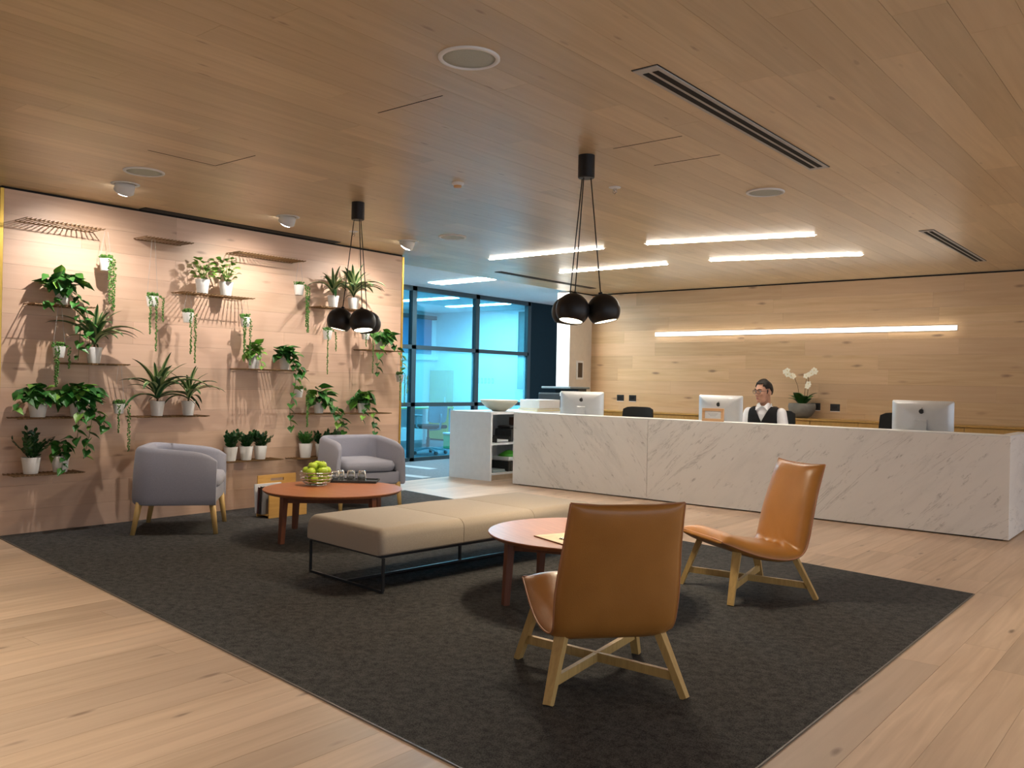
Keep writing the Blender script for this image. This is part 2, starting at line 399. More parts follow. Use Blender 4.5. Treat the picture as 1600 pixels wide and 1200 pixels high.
floor = struct(obj('floor', box(BM(), (-7.63, -3.0, -0.14), (3.2, 11.2, -0.0125)), M_FLOOR), 'pale oak plank floor around the dark carpet', 'floor')
pm = unit_box(); pm.materials.append(M_FLOOR)
def in_rug(x0, x1, y0, y1):
    def lo(x): return 2.55 + (x+6.95)/(5.833)*(1.935-2.55)
    def hi(x): return 6.675 + (x+6.95)/(5.833)*(5.79-6.675)
    return x0 > -6.95 and x1 < -1.10 and y0 > max(lo(x0), lo(x1)) and y1 < min(hi(x0), hi(x1))
pw = 0.1835; rr = random.Random(3)
k0 = int((-7.63+1.1165)/pw) - 1
for k in range(k0, 11):
    xa = -1.1165 + k*pw; xb = xa + pw
    xa = max(xa, -7.63)
    if xb - xa < 0.03: continue
    for ya, yb in splits(-0.4, 11.0, rr, 1.6, 2.3):
        if yb < 0.3 or in_rug(xa, xb, ya, yb): continue
        inst('plank', pm, floor, ((xa+xb)/2, (ya+yb)/2, -0.006), scale=(xb-xa-0.0012, yb-ya-0.0012, 0.012))
tag(obj('carpet', prism(BM(), RUG, 0.0004, 0.006), M_RUG), 'large charcoal carpet inset under the lounge seating', 'carpet')
bm = BM()
for a, b in zip(RUG, RUG[1:]+RUG[:1]):
    if a[0] < -6.9 and b[0] < -6.9: continue
    beam(bm, (a[0], a[1], 0.003), (b[0], b[1], 0.003), 0.006, h0=0.0062)
struct(obj('trim_1', bm, plain('rug_edge_trim', (0.10, 0.085, 0.07), 0.4)), 'thin metal trim around the carpet edge', 'trim')

ceiling = struct(obj('ceiling', box(BM(), (EDGE, -3.0, CEIL+0.0115), (3.2, 11.2, CEIL+0.16)), M_CEILW), 'timber plank ceiling over the lobby', 'ceiling')
pm = unit_box(); pm.materials.append(M_CEILW)
cw = 0.19; rr = random.Random(11)
k0 = int((EDGE+0.955)/cw) - 1
for k in range(k0, 8):
    xa = -0.9556 + k*cw; xb = xa + cw; xa = max(xa, EDGE)
    if xb - xa < 0.03: continue
    for ya, yb in splits(0.2, BWY, rr, 1.8, 2.5):
        if yb < 0.9: continue
        inst('plank', pm, ceiling, ((xa+xb)/2, (ya+yb)/2, CEIL+0.006), scale=(xb-xa-0.0014, yb-ya-0.0014, 0.012))

# plant wall
wl = struct(obj('wall_left', box(BM(), (EDGE-0.02, Y0, 0), (WX-0.0125, Y1, CEIL)), M_DARKGAP), 'oak clad wall carrying the plant shelves', 'wall')
pm = unit_box(); pm.materials.append(M_WALLY)
rr = random.Random(5); rows = 14; rh = 2.572/rows
for i in range(rows):
    for ya, yb in splits(Y0+0.012, Y1-0.012, rr, 1.4, 2.1):
        inst('plank', pm, wl, (WX-0.006, (ya+yb)/2, (i+0.5)*rh), scale=(0.012, yb-ya-0.001, rh-0.001))
bm = BM(); box(bm, (WX-0.02, Y0-0.014, 0), (WX+0.004, Y0+0.010, 2.572)); struct(obj('trim_2', bm, M_BRASS), 'brass strip on the near end of the plant wall', 'trim')
bm = BM(); box(bm, (WX-0.02, Y1-0.010, 0), (WX+0.004, Y1+0.014, 2.572)); struct(obj('trim_3', bm, M_BRASS), 'brass strip on the far end of the plant wall', 'trim')
struct(obj('wall_front_left', box(BM(), (EDGE-0.02, 0.2, 0), (-7.25, Y0-0.02, CEIL)), plain('grey_green_paint', (0.16, 0.18, 0.15), 0.7)), 'dull green wall past the near end of the plant wall', 'wall')

struct(obj('wall_light_block', box(BM(), (EDGE-0.02, -3.2, 0), (3.2, -3.0, CEIL)), plain('dark_grey_paint', (0.12, 0.12, 0.13), 0.8)), 'unseen dark grey wall added behind the viewer to block light', 'wall')  # added out of view to cut world light, dark to limit bounce
# back wall
wb = struct(obj('wall_back', box(BM(), (-7.43, BWY+0.0125, 0), (3.2, BWY+0.2, CEIL)), M_DARKGAP), 'oak clad wall behind the reception counter', 'wall')
pm = unit_box(); pm.materials.append(M_WALLX); rr = random.Random(21)
for i in range(rows):
    for xa, xb in splits(-7.43, 3.2, rr, 1.4, 2.2):
        inst('plank', pm, wb, ((xa+xb)/2, BWY+0.006, (i+0.5)*rh), scale=(xb-xa-0.001, 0.012, rh-0.001))
# cream return wall beside it with a door panel
wr = struct(obj('wall_return', box(BM(), (-7.66, 10.42, 0), (-7.43, BWY+0.2, 2.572)), M_CREAM), 'cream return wall at the corner by the corridor', 'wall')
obj('end_cap', box(BM(), (-7.662, 10.414, 0), (-7.428, 10.42, 2.572)), M_PAINT, wr)
obj('shadow_gap', box(BM(), (-7.655, 10.43, 2.572), (-7.435, BWY+0.1, 2.59)), M_DARKGAP, wr)
t = thing('wall_control_panel', 'dark touch panel in a pale frame on the cream wall', 'control panel', (-7.43, 10.685, 1.43))
obj('surround', box(BM(), (0, -0.085, -0.14), (0.012, 0.085, 0.14), 0.003), M_LABELPAPER, t)
obj('screen', box(BM(), (0.012, -0.055, -0.11), (0.017, 0.055, 0.11)), plain('bronze_panel', (0.06, 0.04, 0.025), 0.35), t)

# corridor and office beyond the glass
WC = 2.65; GX = -9.45
struct(obj('floor_office', box(BM(), (-14.0, -1.0, -0.14), (-7.63, 14.6, 0.0)), M_OCARP), 'blue grey carpet of the corridor and office', 'floor')
lightcarp = plain('pale_carpet_stripe', (0.34, 0.42, 0.46), 0.95)
oc = struct(obj('ceiling_office', box(BM(), (-14.0, 5.0, WC), (EDGE, 14.6, WC+0.12)), M_PAINT), 'white plaster ceiling over the corridor and office', 'ceiling')
struct(obj('trim_4', box(BM(), (EDGE-0.015, 6.5, CEIL), (EDGE, 11.2, WC)), M_PAINT), 'white edge where the timber ceiling meets plaster', 'trim')
struct(obj('wall_office_back', box(BM(), (-13.0, 13.10, 0), (GX-0.08, 13.22, WC)), M_PAINT), 'white wall at the far side of the office', 'wall')
struct(obj('wall_office_side', box(BM(), (-13.1, 6.5, 0), (-12.8, 13.22, WC)), M_PAINT), 'white window wall of the office', 'wall')
struct(obj('wall_corridor_end', box(BM(), (GX-0.1, 14.3, 0), (-7.3, 14.5, WC)), M_PAINT), 'white wall closing the corridor', 'wall')
struct(obj('wall_corridor_near', box(BM(), (-13.1, 6.3, 0), (EDGE, 6.5, WC)), M_PAINT), 'white wall behind the plant wall', 'wall')
for i, (x, y, a) in enumerate(((-8.05, 7.75, 0.05), (-8.75, 8.6, 0.0), (-8.2, 9.3, 0.0))):
    o = obj('carpet_stripe', box(BM(), (-0.35, -0.09, 0.0005), (0.35, 0.09, 0.004)), lightcarp, None, loc=(x, y, 0), rot=(0, 0, a))
    tag(o, ('pale stripe in the corridor carpet nearest the plant wall', 'pale stripe in the corridor carpet just before the glass', 'pale stripe in the corridor carpet beside the white shelf unit')[i], 'carpet stripe', 'pale stripes in the corridor carpet')

# glazed partition
g = struct(thing('window_1', 'dark framed glass partition with pale blue panes', 'partition', (0, 0, 0)))
MULL = [7.72, 9.165, 10.60, 11.97]; LEV = [0.03, 0.86, 1.73, 2.62]
def gx(y0, y1, z0, z1, nm, m=M_FRAME): obj(nm, box(BM(), (GX-0.04, y0, z0), (GX+0.04, y1, z1)), m, g)
for y in MULL: gx(y-0.045, y+0.045, 0, 2.65, 'mullion')
gx(6.5, 12.0, 2.58, 2.65, 'head_rail'); gx(6.5, 12.0, 0, 0.055, 'bottom_rail')
for y0, y1 in zip([6.5]+MULL, MULL):
    for z in LEV[1:3]: gx(y0, y1, z-0.03, z+0.03, 'transom')
    for z0, z1 in zip(LEV, LEV[1:]):
        obj('pane', box(BM(), (GX-0.004, y0+0.04, z0), (GX+0.004, y1-0.04, z1)), M_FROST if abs(z0-0.86) < .01 else M_GLASS, g)
nd = struct(thing('door_1', 'navy panel door beside the glass partition', 'door', (0, 0, 0)))
obj('leaf', box(BM(), (GX-0.05, 12.02, 0), (GX+0.03, 13.12, 2.65)), M_NAVY, nd)
obj('jamb', box(BM(), (GX-0.05, 13.12, 0), (GX+0.06, 13.25, 2.65)), M_FRAME, nd)
obj('pull_handle', tube(BM(), [(GX+0.03, 12.85, 2.25), (GX+0.09, 12.85, 2.25), (GX+0.09, 12.85, 1.05), (GX+0.03, 12.85, 1.05)], 0.012), M_CHROME, nd)

# ------------------------------------------------------------------ ceiling fixtures
M_LED = emit('led_diffuser', (1.0, 0.90, 0.76), E_STRIP)
M_LEDW = emit('wall_led_diffuser', (1.0, 0.90, 0.76), 10.0)
M_LEDC = emit('led_diffuser_cool', (0.62, 0.88, 1.0), E_OFFICE)
def strip(a, b, label, w=0.035, z=CEIL, m=M_LED, group='ceiling led strips'):
    a, b = Vector((*a, 0)), Vector((*b, 0)); L = (b-a).length
    t = thing('led_strip_light', label, 'strip light', ((a.x+b.x)/2, (a.y+b.y)/2, z), math.atan2(b.y-a.y, b.x-a.x), group)
    obj('housing', box(BM(), (-L/2-0.02, -w/2-0.008, -0.003), (L/2+0.02, w/2+0.008, 0.0)), M_LABELPAPER, t)
    obj('diffuser', box(BM(), (-L/2, -w/2, -0.010), (L/2, w/2, -0.003), 0.002, 1), m, t)
strip((-6.30, 7.28), (-4.81, 7.28), 'ceiling light strip passing behind the right pendant, nearer the plant wall')
strip((-6.30, 8.60), (-4.82, 8.60), 'ceiling light strip crossing just above the right pendant shades, lower of the left pair')
strip((-4.31, 7.29), (-2.81, 7.65), 'upper ceiling light strip of the right pair above the counter')
strip((-4.29, 8.60), (-2.82, 9.01), 'lower ceiling light strip of the right pair nearest the wall light')
strip((-8.88, 9.05), (-7.79, 9.0), 'wide white light panel in the corridor ceiling by the glass', 0.26, WC, M_LEDC, 'corridor ceiling lights')
strip((-7.60, 8.99), (-7.61, 10.35), 'light strip along the edge of the timber ceiling beside the slot vent', 0.10, WC, M_LED, 'corridor ceiling lights')
strip((-11.6, 10.73), (-10.05, 10.73), 'light panel in the office ceiling seen through the upper left pane', 0.2, WC, M_LEDC, 'office ceiling lights')
strip((-11.4, 12.0), (-9.95, 12.0), 'light panel in the office ceiling crossing the middle mullion', 0.2, WC, M_LEDC, 'office ceiling lights')
t = thing('wall_light', 'long warm linear light on the oak wall behind the counter', 'wall light', (-4.335, BWY, 1.96))
obj('housing', box(BM(), (-1.985, -0.012, -0.03), (1.985, 0, 0.03)), M_LABELPAPER, t)
obj('diffuser', box(BM(), (-1.975, -0.030, -0.019), (1.975, -0.012, 0.019), 0.005, 2), M_LEDW, t)

def linear_vent(x0, x1, y0, y1, label, z=CEIL, slots=2):
    t = thing('linear_vent', label, 'air vent', ((x0+x1)/2, (y0+y1)/2, z)); w = x1-x0; L = y1-y0
    obj('shadow_edge', box(BM(), (-w/2-0.006, -L/2-0.006, -0.0015), (w/2+0.006, L/2+0.006, 0)), M_DARKGAP, t)
    obj('plate', box(BM(), (-w/2, -L/2, -0.006), (w/2, L/2, -0.0015)), M_GRILL, t)
    n = slots; sw = w/(2*n+1)
    for k in range(n):
        c = -w/2 + sw*(2*k+1.5)
        obj('slot', box(BM(), (c-sw*0.62, -L/2+0.05, -0.008), (c+sw*0.62, L/2-0.05, -0.006)), M_DARKGAP, t)
linear_vent(-2.01, -1.89, 3.25, 5.365, 'long grey two slot air vent in the ceiling at upper right')
linear_vent(-2.01, -1.90, 7.93, 10.09, 'small looking air vent in the ceiling above the far right monitor')
def slot_vent(x, y0, y1, label, z=CEIL):
    t = thing('slot_vent', label, 'air vent', (x, (y0+y1)/2, z)); L = y1-y0
    obj('plate', box(BM(), (-0.055, -L/2, -0.003), (0.055, L/2, 0)), M_DARKGAP, t)
    for k in range(4): obj('blade', box(BM(), (-0.046+k*0.026, -L/2, -0.007), (-0.04+k*0.026, L/2, -0.003)), plain('dark_bronze_blade', (0.06, 0.045, 0.03), 0.5), t)
slot_vent(-6.885, 3.57, 5.61, 'dark slot vent in the ceiling along the plant wall')
slot_vent(-6.93, 8.16, 10.27, 'dark slot vent in the ceiling behind the right pendant')
def speaker(x, y, label, r=0.132):
    t = thing('ceiling_speaker', label, 'ceiling speaker', (x, y, CEIL), 0, 'round ceiling speakers')
    obj('rim', lathe(BM(), [(r, 0), (r, -0.006), (r-0.006, -0.009), (r-0.018, -0.009), (r-0.02, 0)], 40), M_LABELPAPER, t, True)
    obj('grille', lathe(BM(), [(0, -0.007), (r*0.6, -0.006), (r-0.02, -0.004), (r-0.02, 0), (0, 0)], 40), M_SPK, t, True)
speaker(-2.49, 2.714, 'largest round speaker in the ceiling, at top centre')
speaker(-2.488, 5.811, 'round speaker in the ceiling between the two grey vents')
speaker(-5.648, 2.937, 'round speaker in the ceiling beside the brightest wall spotlight')
speaker(-5.658, 5.987, 'faint round speaker in the ceiling near the farthest wall spotlight')
def hatch(x0, x1, y0, y1, edges, label):
    t = thing('access_hatch', label, 'access hatch', ((x0+x1)/2, (y0+y1)/2, CEIL), 0, 'flush ceiling hatches'); w, L = (x1-x0)/2, (y1-y0)/2; g = 0.003
    seg = dict(n=((-w, -L), (w, -L)), f=((-w, L), (w, L)), l=((-w, -L), (-w, L)), r=((w, -L), (w, L)))
    for e in edges:
        (ax, ay), (bx_, by_) = seg[e]
        obj('seam', beam(BM(), (ax, ay, -0.0006), (bx_, by_, -0.0006), 2*g, h0=0.001), M_DARKGAP, t)
hatch(-5.095, -4.65, 2.67, 3.13, 'lf', 'flush hatch in the timber ceiling above the left armchair side')
hatch(-3.38, -2.92, 2.55, 3.0, 'f', 'flush hatch in the timber ceiling left of the big round speaker')
hatch(-2.755, -2.31, 4.26, 4.73, 'nf', 'flush hatch in the timber ceiling beside the right pendant canopy')
def wash(x, y, label, tgt, watts):
    t = thing('wall_spotlight', label, 'spotlight', (x, y, CEIL), 0, 'spotlights facing the plant wall')
    obj('trim_ring', lathe(BM(), [(0.098, 0), (0.098, -0.005), (0.090, -0.008), (0.076, -0.006), (0.074, 0)], 32), M_LABELPAPER, t, True)
    d = (Vector(tgt)-Vector((x, y, CEIL-0.03))).normalized(); rm = d.to_track_quat('-Z', 'Y').to_matrix().to_4x4()
    mt = Matrix.Translation((0, 0, -0.012)) @ rm
    obj('head', lathe(BM(), [(0, 0.03), (0.05, 0.03), (0.066, 0.01), (0.070, -0.045), (0.064, -0.052), (0.060, -0.046), (0.058, -0.034), (0.0, -0.034)], 28, mat=mt), M_LABELPAPER, t, True)
    obj('lens', lathe(BM(), [(0.0, -0.036), (0.057, -0.036), (0.060, -0.048), (0.050, -0.060), (0.030, -0.068), (0.0, -0.071)], 24, mat=mt), emit('spot_lens', (0.97, 0.97, 1.0), 22), t, True)
    spot('spotlight_lamp', Vector((0, 0, -0.012)) + d*0.075, Vector((0, 0, -0.012)) + d, watts, 118, 0.9, (1.0, 0.92, 0.84), 0.014, t)
wash(-6.13, 3.05, 'brightest ceiling spotlight at the near end of the plant wall', (-6.95, 3.15, 1.5), P_WASH*1.1)
wash(-6.16, 4.48, 'ceiling spotlight halfway along the plant wall', (-6.95, 4.55, 1.45), P_WASH)
wash(-6.20, 5.93, 'ceiling spotlight at the far end of the plant wall', (-6.95, 5.85, 1.45), P_WASH)
t = thing('smoke_detector', 'small white smoke detector between the pendants on the ceiling', 'smoke detector', (-4.10, 4.38, CEIL))
obj('base', lathe(BM(), [(0.042, 0), (0.042, -0.012), (0.03, -0.02), (0.0, -0.02)], 20), M_LABELPAPER, t, True); obj('sensor_cap', lathe(BM(), [(0.028, -0.018), (0.026, -0.034), (0.0, -0.036)], 16), M_FRAMEW, t, True)
for x, y, lb in ((-3.28, 5.10, 'sprinkler head on the ceiling right of the right pendant canopy'), (-6.24, 5.27, 'sprinkler head on the ceiling behind the left pendant cables')):
    t = thing('sprinkler', lb, 'sprinkler', (x, y, CEIL), 0, 'ceiling sprinklers')
    obj('plate', lathe(BM(), [(0.042, 0), (0.042, -0.004), (0.012, -0.01), (0, -0.01)], 20), M_LABELPAPER, t, True)
    obj('nozzle', tube(BM(), [(0, 0, -0.008), (0, 0, -0.03)], 0.009, 8), M_CHROME, t, True)
    obj('yoke', tube(BM(), [(0.014, 0, -0.012), (0.016, 0, -0.035), (0, 0, -0.046), (-0.016, 0, -0.035), (-0.014, 0, -0.012)], 0.003, 6), M_CHROME, t, True)

def pendant(cx, cy, shades, label, watts=P_PENDANT):
    t = thing('pendant_lamp', label, 'pendant lamp', (cx, cy, CEIL), 0, 'black three shade pendant lamps')
    obj('canopy', lathe(BM(), [(0, 0), (0.050, 0), (0.050, -0.132), (0.046, -0.137), (0, -0.137)], 32), M_BLACK, t, False)
    smooth_angle(t.children[-1])
    r = 0.1
    for (ox, oy, zb) in shades:
        top = zb + 0.172 - CEIL
        obj('cable', tube(BM(), [(ox*0.28, oy*0.28, -0.13), (ox, oy, top)], 0.0035, 6), M_BLACK, t, True)
        prof = []
        a0 = math.acos(0.70)
        for k in range(15):      # dome: sphere cut at the bottom, open
            a = 0.06 + (PI - 0.06 - a0)*k/14
            prof.append((r*math.sin(a), r*math.cos(a)))
        inner = [(q*0.965, z*0.965) for q, z in reversed(prof)]
        zbot = prof[-1][1]; out = Vector((ox, oy, 0)).normalized()
        # each shade leans outward from the cluster about its ball joint
        tm = Matrix.Translation((ox, oy, top-0.006)) @ Matrix.Rotation(R(-12), 4, Vector((0, 0, 1)).cross(out)) @ Matrix.Translation((0, 0, -r))
        s = obj('shade', lathe(BM(), prof+inner, 36, mat=tm), M_BLACK, t, True)
        obj('shade_cap', lathe(BM(), [(0, r+0.012), (0.012, r+0.01), (0.014, r-0.004), (0.0, r-0.006)], 14, mat=tm), M_BLACK, s, True)
        br = prof[-1][0]*0.96
        obj('diffuser', lathe(BM(), [(0, zbot+0.004), (br*0.97, zbot+0.004), (br*0.98, zbot+0.010), (0, zbot+0.010)], 30, mat=tm), emit('pendant_diffuser', (1.0, 0.86, 0.58), 7.0), s, True)
        c = tm @ Vector((0, 0, zbot+0.001)); spot('pendant_bulb', c, tm @ Vector((0, 0, zbot-1)), watts, 150, 0.6, (1.0, 0.84, 0.62), 0.06, t)
def rel(view, offs):
    v = Vector((view[0], view[1], 0)).normalized(); rgt = Vector((v.y, -v.x, 0))
    return [((rgt*a + v*b).x, (rgt*a + v*b).y, z) for a, b, z in offs]
pendant(-5.20, 4.43, rel((-5.2, 4.43), [(-0.10, 0.0, 1.60), (0.045, -0.11, 1.59), (0.085, 0.10, 1.59)]), 'three black dome pendants over the red-brown table with the fruit bowl')
pendant(-2.97, 4.30, rel((-2.97, 4.30), [(-0.052, -0.07, 1.585), (0.10, -0.02, 1.59), (-0.085, 0.12, 1.59)]), 'three black dome pendants over the round table by the leather chairs', P_PENDANT*1.7)

# recessed downlights of the same lobby, behind and beside the viewer
for i, (x, y, pw_) in enumerate(((-5.6, 0.7, 1.1), (-3.5, 0.5, 1.1), (-1.2, 0.2, 0.45), (0.6, 3.7, 0.55), (0.8, 5.7, 1.0), (0.8, 7.7, 1.0), (-0.9, -1.4, 0.3))):
    t = thing('downlight', 'recessed round downlight ' + ('above the near left floor', 'straight above and behind the viewer', 'just behind the viewer to the right', 'to the right of the front leather chair', 'to the right of the carpet corner', 'to the right of the counter end', 'farthest behind the viewer')[i], 'downlight', (x, y, CEIL), 0, 'recessed lobby downlights')
    obj('rim', lathe(BM(), [(0.075, 0), (0.075, -0.005), (0.058, -0.005), (0.056, 0)], 28), M_LABELPAPER, t, True)
    obj('lens', lathe(BM(), [(0, -0.002), (0.057, -0.002), (0.057, 0.0), (0, 0)], 24), emit('down_lens', (1, 0.92, 0.8), 12), t, True)
    spot('downlight_lamp', (0, 0, -0.01), (0, 0, -3), P_DOWN*pw_, 100, 1.0, (1.0, 0.90, 0.72), 0.06, t)

# ------------------------------------------------------------------ reception counter
DX0, DX1, DY, DZ = -6.54, -1.31, 8.05, 0.86
t = thing('reception_counter', 'long white marble reception counter with grey veins', 'reception desk', ((DX0+DX1)/2, DY, 0)); ox = (DX0+DX1)/2
def dbox(nm, lo, hi, m, bv=0.0):
    return obj(nm, box(BM(), (lo[0]-ox, lo[1]-DY, lo[2]), (hi[0]-ox, hi[1]-DY, hi[2]), bv), m, t)
dbox('marble_panel', (DX0, DY, 0.012), (-4.702, DY+0.03, DZ-0.004), M_MARBLE2, 0.002)
dbox('marble_panel', (-4.698, DY, 0.012), (DX1, DY+0.03, DZ-0.004), M_MARBLE, 0.002)
dbox('end_panel', (DX1-0.028, DY+0.031, 0.012), (DX1, 9.0, DZ-0.004), M_MARBLE, 0.002)
dbox('end_panel', (DX0, DY+0.031, 0.012), (DX0+0.028, 9.0, DZ-0.004), M_MARBLE, 0.002)
dbox('counter_ledge', (DX0+0.001, DY+0.001, DZ-0.004), (DX1-0.001, DY+0.26, DZ+0.006), M_WHITE, 0.002)
dbox('end_cap_top', (DX1-0.10, DY+0.26, DZ-0.004), (DX1-0.001, 9.0, DZ+0.006), M_WHITE, 0.002)
dbox('work_surface', (DX0+0.03, DY+0.03, 0.655), (DX1-0.03, 8.95, 0.68), M_WHITE, 0.002)
dbox('riser', (DX0+0.03, DY+0.24, 0.68), (DX1-0.03, DY+0.255, DZ-0.004), M_WHITE)
dbox('plinth', (DX0+0.05, DY+0.05, 0.0), (DX1-0.05, DY+0.09, 0.65), M_DARKGAP)

def apple_logo(bm, s, y):
    """flat fruit mark with a bite and a leaf, in the xz plane"""
    pts = []
    for k in range(48):
        a = 2*PI*k/48; x = math.cos(a); z = math.sin(a)
        rad = 0.5*(1 - 0.10*math.exp(-((a-PI/2)/0.35)**2) - 0.07*math.exp(-((a-3*PI/2)/0.25)**2) + 0.03*math.cos(4*a))
        px, pz = rad*x*0.95, rad*z
        dx, dz = px-0.60, pz-0.06; d = math.hypot(dx, dz)
        if d < 0.24: px, pz = 0.60+dx/d*0.24, 0.06+dz/d*0.24
        pts.append((px*s, pz*s))
    def slab(poly):
        a = [bm.verts.new((x, y, z)) for x, z in poly]; b = [bm.verts.new((x, y-0.0012, z)) for x, z in poly]; n = len(poly)
        for k in range(n): bm.faces.new((a[k], a[(k+1) % n], b[(k+1) % n], b[k]))
        bm.faces.new(a); bm.faces.new(b[::-1])
    slab(pts)
    leaf = [(0.0, 0.50), (0.03, 0.62), (0.10, 0.70), (0.20, 0.74), (0.18, 0.63), (0.11, 0.54)]
    slab([(x*s, z*s) for x, z in leaf]); return bm
def imac(x, y, rz, label, zt=0.68):
    t = thing('desktop_computer', label, 'computer', (x, y, zt), rz, 'desktop computers on the counter')
    w, h0, h1 = 0.264, 0.085, 0.45
    bm = BM(); n = 12; rings = []
    for j, (f, yy) in enumerate(((1.0, 0.012), (1.0, 0.004), (0.985, -0.004), (0.80, -0.022), (0.5, -0.034), (0.2, -0.038))):
        c = (h0+h1)/2; hw, hh = w*f, (h1-h0)/2*f; rad = 0.014
        ring = []
        for qx, qz, a0 in ((1, 1, 0), (-1, 1, 90), (-1, -1, 180), (1, -1, 270)):
            for k in range(4):
                a = R(a0 + 30*k); ring.append((qx*(hw-rad)+rad*math.cos(a), yy, c+qz*(hh-rad)+rad*math.sin(a)))
        rings.append(ring)
    loft(bm, rings); smooth_angle(obj('shell', bm, M_ALU, t), 50)
    obj('screen', box(BM(), (-w+0.012, 0.012, h0+0.065), (w-0.012, 0.0135, h1-0.012)), M_PLASTIC, t)
    obj('logo', apple_logo(BM(), 0.046, -0.0384), M_PLASTIC, t, loc=(0, 0, 0.352))
    st = obj('stand', BM(), M_ALU, t); bm = BM()
    loft(bm, [[(-0.05+i*0, yy, z), (0.05, yy, z), (0.05, yy+0.006, z), (-0.05, yy+0.006, z)] for i, (yy, z) in enumerate(((-0.040, 0.278), (-0.058, 0.268), (-0.082, 0.02), (-0.082, 0.0)))]); 
    bmesh.ops.recalc_face_normals(bm, faces=bm.faces); bm.to_mesh(st.data); bm.free()
    if not st.data.materials: st.data.materials.append(M_ALU)
    obj('stand_foot', box(BM(), (-0.08, -0.09, 0.0), (0.08, 0.11, 0.006), 0.002), M_ALU, t)
imac(-5.88, 8.52, R(22), 'silver computer nearest the white shelf unit on the counter')
imac(-4.10, 8.52, R(-6), 'silver computer beside the seated man, behind the small wooden frame')
imac(-2.10, 8.52, R(0), 'silver computer at the right end of the counter')

t = thing('card_frame', 'small pale wooden frame with a white card on the counter', 'picture frame', (-3.985, 8.115, DZ+0.006), R(6))
for a, b in (((-0.115, 0, 0), (0.115, 0.016, 0.028)), ((-0.115, 0, 0.105), (0.115, 0.016, 0.133)), ((-0.115, 0, 0.028), (-0.085, 0.016, 0.105)), ((0.085, 0, 0.028), (0.115, 0.016, 0.105))):
    obj('rail', box(BM(), a, b, 0.002, 1), M_FRAMEW, t)
cd = obj('card', box(BM(), (-0.085, 0.006, 0.028), (0.085, 0.010, 0.105)), M_LABELPAPER, t)
for k, (wd, z) in enumerate(((0.11, 0.078), (0.09, 0.066), (0.06, 0.054))): obj('text_line', box(BM(), (-wd/2, 0.005, z), (wd/2, 0.006, z+0.003)), plain('grey_ink', (0.35, 0.35, 0.36), 0.7), cd)

def office_chair(x, y, rz, label, top=0.94, arms=True, light=False, loc=None):
    t = thing('office_chair', label, 'office chair', (x, y, 0), rz, 'swivel chairs')
    mfr = M_PLASTIC if not light else plain('pale_grey_plastic', (0.45, 0.48, 0.5), 0.5)
    bm = BM(); rings = []
    for s in range(9):            # backrest, curved, faces +x front
        v = s/8; z = 0.53 + (top-0.53)*v; hw = 0.215*(1-0.12*abs(v-0.55)); rg = []
        for k in range(9):
            u = k/4-1; xx = -0.23 - 0.03*v + 0.045*u*u
            rg.append((xx, u*hw, z - (0.03*u**6 if s == 8 else (-0.03*u**6 if s == 0 else 0))))
        rings.append(rg + [(p[0]-0.028, p[1], p[2]) for p in reversed(rg)])
    loft(bm, rings); smooth_angle(obj('backrest', bm, M_BLACKFAB if not light else mfr, t), 60)
    obj('seat', box(BM(), (-0.23, -0.235, 0.43), (0.24, 0.235, 0.49), 0.025, 3), M_BLACKFAB, t, True)
    obj('back_bracket', tube(BM(), [(-0.05, 0, 0.41), (-0.27, 0, 0.43), (-0.30, 0, 0.60), (-0.285, 0, 0.68)], 0.02, 8), mfr, t, True)
    obj('gas_post', tube(BM(), [(0, 0, 0.10), (0, 0, 0.28), (0, 0, 0.281), (0, 0, 0.43)], [0.028, 0.028, 0.018, 0.018], 12), M_CHROME if not light else M_PLASTIC, t, True)
    for k in range(5):
        a = 2*PI*k/5 + 0.3; e = Vector((math.cos(a)*0.30, math.sin(a)*0.30, 0.065))
        ft = obj('base_spoke', beam(BM(), (0, 0, 0.105), e, 0.045, 0.028, 0.035, 0.022), M_ALU if light else M_PLASTIC, t)
        obj('caster', lathe(BM(), [(0, -0.022), (0.03, -0.022), (0.03, 0.022), (0, 0.022)], 14, mat=Matrix.Translation((e.x, e.y, 0.031)) @ Matrix.Rotation(a, 4, 'Z') @ Matrix.Rotation(PI/2, 4, 'X')), M_PLASTIC, ft, True)
    if arms:
        for s in (-1, 1):
            ar = obj('arm_post', tube(BM(), [(0, s*0.20, 0.44), (0, s*0.275, 0.46), (0, s*0.285, 0.64)], 0.014, 8), mfr, t, True)
            obj('arm_pad', box(BM(), (-0.13, s*0.285-0.035, 0.64), (0.11, s*0.285+0.035, 0.665), 0.01, 2), mfr, ar, True)
    return t
office_chair(-5.72, 9.35, R(-85), 'empty black office chair behind the left computer', 0.945)
office_chair(-2.62, 9.35, R(-100), 'empty black office chair beside the right computer', 0.985)
office_chair(-3.84, 9.20, R(-88), 'black office chair the man is sitting on', 0.97)

